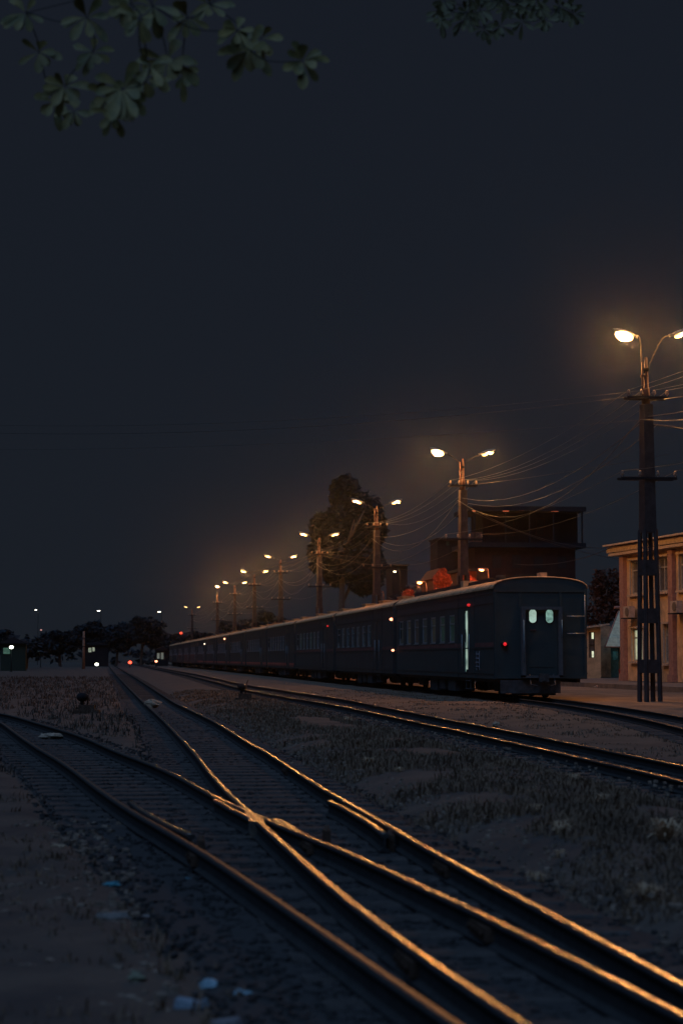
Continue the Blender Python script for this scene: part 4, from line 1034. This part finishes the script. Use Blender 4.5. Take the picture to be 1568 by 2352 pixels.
def slab(name, label, cat, x, y, wd, dp, ht, m, rz):
    p = PG(x, y, .03); mb = MB(); n = 9; pts = []
    rnd = random.Random(x+y)
    for i in range(n):
        a = 2*math.pi*i/n; r_ = rnd.uniform(.75, 1.1); pts.append((math.cos(a)*wd/2*r_, math.sin(a)*dp/2*r_))
    mb.prism(pts, 'Z', 0, ht)
    for v in mb.v[n:]: v.z += rnd.uniform(-.3, .3)*ht; v.x *= .88; v.y *= .88
    o = mb.build(name, m, None, (0, 0, 0)); o.location = (p.x, p.y, GH(p.x, p.y)-.003); o.rotation_euler = (rnd.uniform(-.08,.08), rnd.uniform(-.08,.08), rz); return tag(o, label, cat)
cb = MB(); p = PG(460, 2031, .03); cb.box((0,0,.018), (.085,.05,.034)); cb.box((0,0,.037), (.088,.053,.004)); o = cb.build('carton', whitec, None, (0,0,0)); o.location = (p.x, p.y, GH(p.x,p.y)); o.rotation_euler.z = .1; tag(o, 'small white carton lying left of the nearest rail', 'carton')
blob('cloth_rag', 'thin teal rag lying flat on the dark ground, leftmost of the litter', 'rag', 255, 2018, .13, .10, .025, tealc, 1)
blob('plastic_bag', 'dark teal plastic bag just above and left of the white carton', 'plastic bag', 425, 2003, .16, .12, .05, m_('dark_teal_plastic', (.06, .20, .24), .5), 2)
slab('stone_slab', 'long pale stone slab below the white carton', 'stone', 410, 2106, .19, .07, .03, greyst, .25)
slab('stone_slab', 'flat brownish stone slab at the left end of the rubble', 'stone', 255, 2098, .19, .10, .025, m_('brown_grey_stone', (.26, .24, .22), .85), -.2)
slab('stone_slab', 'pale flat stone slab nearest the left rail, level with the long slab', 'stone', 532, 2114, .14, .07, .03, bluegrey, .1)
slab('stone_slab', 'thin slab bridging two others above the brown splinter', 'stone', 330, 2086, .22, .07, .025, m_('dull_slab', (.28, .29, .28), .85), .35)
blob('plastic_bag', 'crumpled pale blue plastic bag, left one of a pair', 'plastic bag', 482, 2238, .10, .10, .05, bluegrey, 4)
blob('plastic_bag', 'crumpled pale blue plastic bag, right and larger one of a pair', 'plastic bag', 553, 2258, .12, .11, .055, bluegrey, 5)
slab('stone_slab', 'wide bluish grey slab below the pair of pale bags', 'stone', 435, 2298, .17, .10, .03, m_('blue_grey_slab', (.28, .36, .42), .8), .05)
slab('stone_slab', 'dull grey slab at the bottom edge of the view', 'stone', 515, 2336, .17, .12, .03, m_('dull_grey_slab', (.24, .24, .25), .9), -.1)
blob('stone', 'olive stone left of the pale blue bags', 'stone', 315, 2243, .08, .08, .05, m_('olive_stone', (.22, .22, .15), .9), 6, .25)
blob('stone', 'small bluish stone between the pale slab and the pair of bags', 'stone', 555, 2183, .05, .05, .05, m_('bluish_stone', (.24, .32, .35), .9), 7, .25)
blob('stone', 'olive brown stone in the dirt right of the pair of bags', 'stone', 718, 2258, .10, .07, .05, m_('olive_brown_stone', (.24, .19, .12), .9), 8, .3)
blob('stone', 'small tan stone on its own at the left, far from the litter', 'stone', 135, 1944, .11, .06, .03, tanm, 9, .25)
for (x, y, L, a, lab, nm) in ((485,2148,.16,.1,'short brown wood splinter below the flat slabs','wood_splinter'),(612,2243,.15,.15,'pale stick pointing right from the larger blue bag','stick'),(325,1998,.16,-.1,'thin tan twig above the leftmost litter','twig')):
    p = PG(x, y, .03); m = MB(); m.tube([(-L/2,0,.012),(-L/6,.01,.02),(L/4,-.005,.014),(L/2,.01,.02)], [.006,.009,.008,.005], 6); o = m.build(nm, tanm, None, (0,0,0)); o.location = (p.x, p.y, GH(p.x, p.y)); o.rotation_euler.z = a; tag(o, lab, 'stick')
blob('sack', 'pale flattened sack lying across the branch track at left', 'sack', 118, 1694, .42, .30, .10, paleb, 10, .2, z=.03, rz=.1)
blob('stone', 'tan lump resting against the left rail of the straight track', 'stone', 351, 1622, .30, .5, .22, tanm, 11, .25, z=.08)
blob('stone', 'small tan stone left of the straight track, below the lump on the rail', 'stone', 356, 1676, .22, .10, .05, tanm, 12, .2)
blob('stone', 'pale lit stone on the ground right of the rear carriage', 'stone', 1377, 1582, .55, .3, .16, tanm, 13, .2)
blob('stone', 'tan stone sitting on the far rail side of the middle track', 'stone', 1139, 1667, .18, .12, .10, tanm, 14, .2, z=.05)
def weed(label, x, y, s, seed):
    s *= 1.25; p = PG(x, y, .05); rnd = random.Random(seed); m = MB()
    for _ in range(80):
        a = rnd.uniform(0, 6.28); h = s*rnd.uniform(.4, 1); l = rnd.uniform(.3, .9)*s
        b = Vector((rnd.uniform(-.2,.2)*s, rnd.uniform(-.2,.2)*s, 0)); t1 = b+Vector((math.cos(a)*l*.5, math.sin(a)*l*.5, h*.7)); t2 = b+Vector((math.cos(a)*l, math.sin(a)*l, h*rnd.uniform(.3,.8)))
        n_ = Vector((-math.sin(a), math.cos(a), 0))*s*.028
        m.add([b-n_*.5, b+n_*.5, t1+n_, t1-n_, t2], [(0,1,2,3),(3,2,4)])
    o = m.build('weed_clump', drym, None, (0,0,0)); o.location = (p.x, p.y, GH(p.x, p.y)-.01); tag(o, label, 'weed', 'dry weed clumps on the grass strip')
for i, (x, y, s, lab) in enumerate(((1164,1832,.07,'small tan weed clump in the middle of the grass strip'),(1226,1892,.10,'dry weed clump below the smallest one, mid grass strip'),(1284,1945,.12,'wide dry weed clump in the centre of the right grass'),
   (1284,1982,.07,'little weed clump straight below the wide one'),(1231,2004,.11,'weed clump closest to the glaring spot on the right rail'),(1529,1965,.20,'tallest dry weed near the right edge'),(1384,1872,.12,'weed clump nearest the middle track, right part'),
   (1489,2076,.13,'rounded weed clump low near the right edge'),(849,1770,.14,'pale weed clump above the straight track right rail'),(916,1792,.08,'tiny weed clump right of the pale one'),(800,1666,.18,'weed clump far up the strip next to the middle track'),(668,1745,.10,'green tinged weed against the right rail'),(1320,1818,.12,'dim weed clump at the dark edge of the middle track'))):
    weed(lab, x, y, s, 40+i)

# ------------------------------------------------------------------ air
hz = MB(); hz.box((0, 190, 13.5), (1400, 1100, 32))
hm_ = bpy.data.materials.new('night_haze'); hm_.use_nodes = True; nt = hm_.node_tree
for n in list(nt.nodes):
    if n.type == 'BSDF_PRINCIPLED': nt.nodes.remove(n)
out = [n for n in nt.nodes if n.type == 'OUTPUT_MATERIAL'][0]
pv = nt.nodes.new('ShaderNodeVolumePrincipled'); pv.inputs['Color'].default_value = (.85, .88, .92, 1); pv.inputs['Density'].default_value = .00013; pv.inputs['Anisotropy'].default_value = .972
nt.links.new(pv.outputs['Volume'], out.inputs['Volume'])
tag(hz.build('haze', hm_), 'thin night haze over the whole yard', 'haze', kind='stuff')
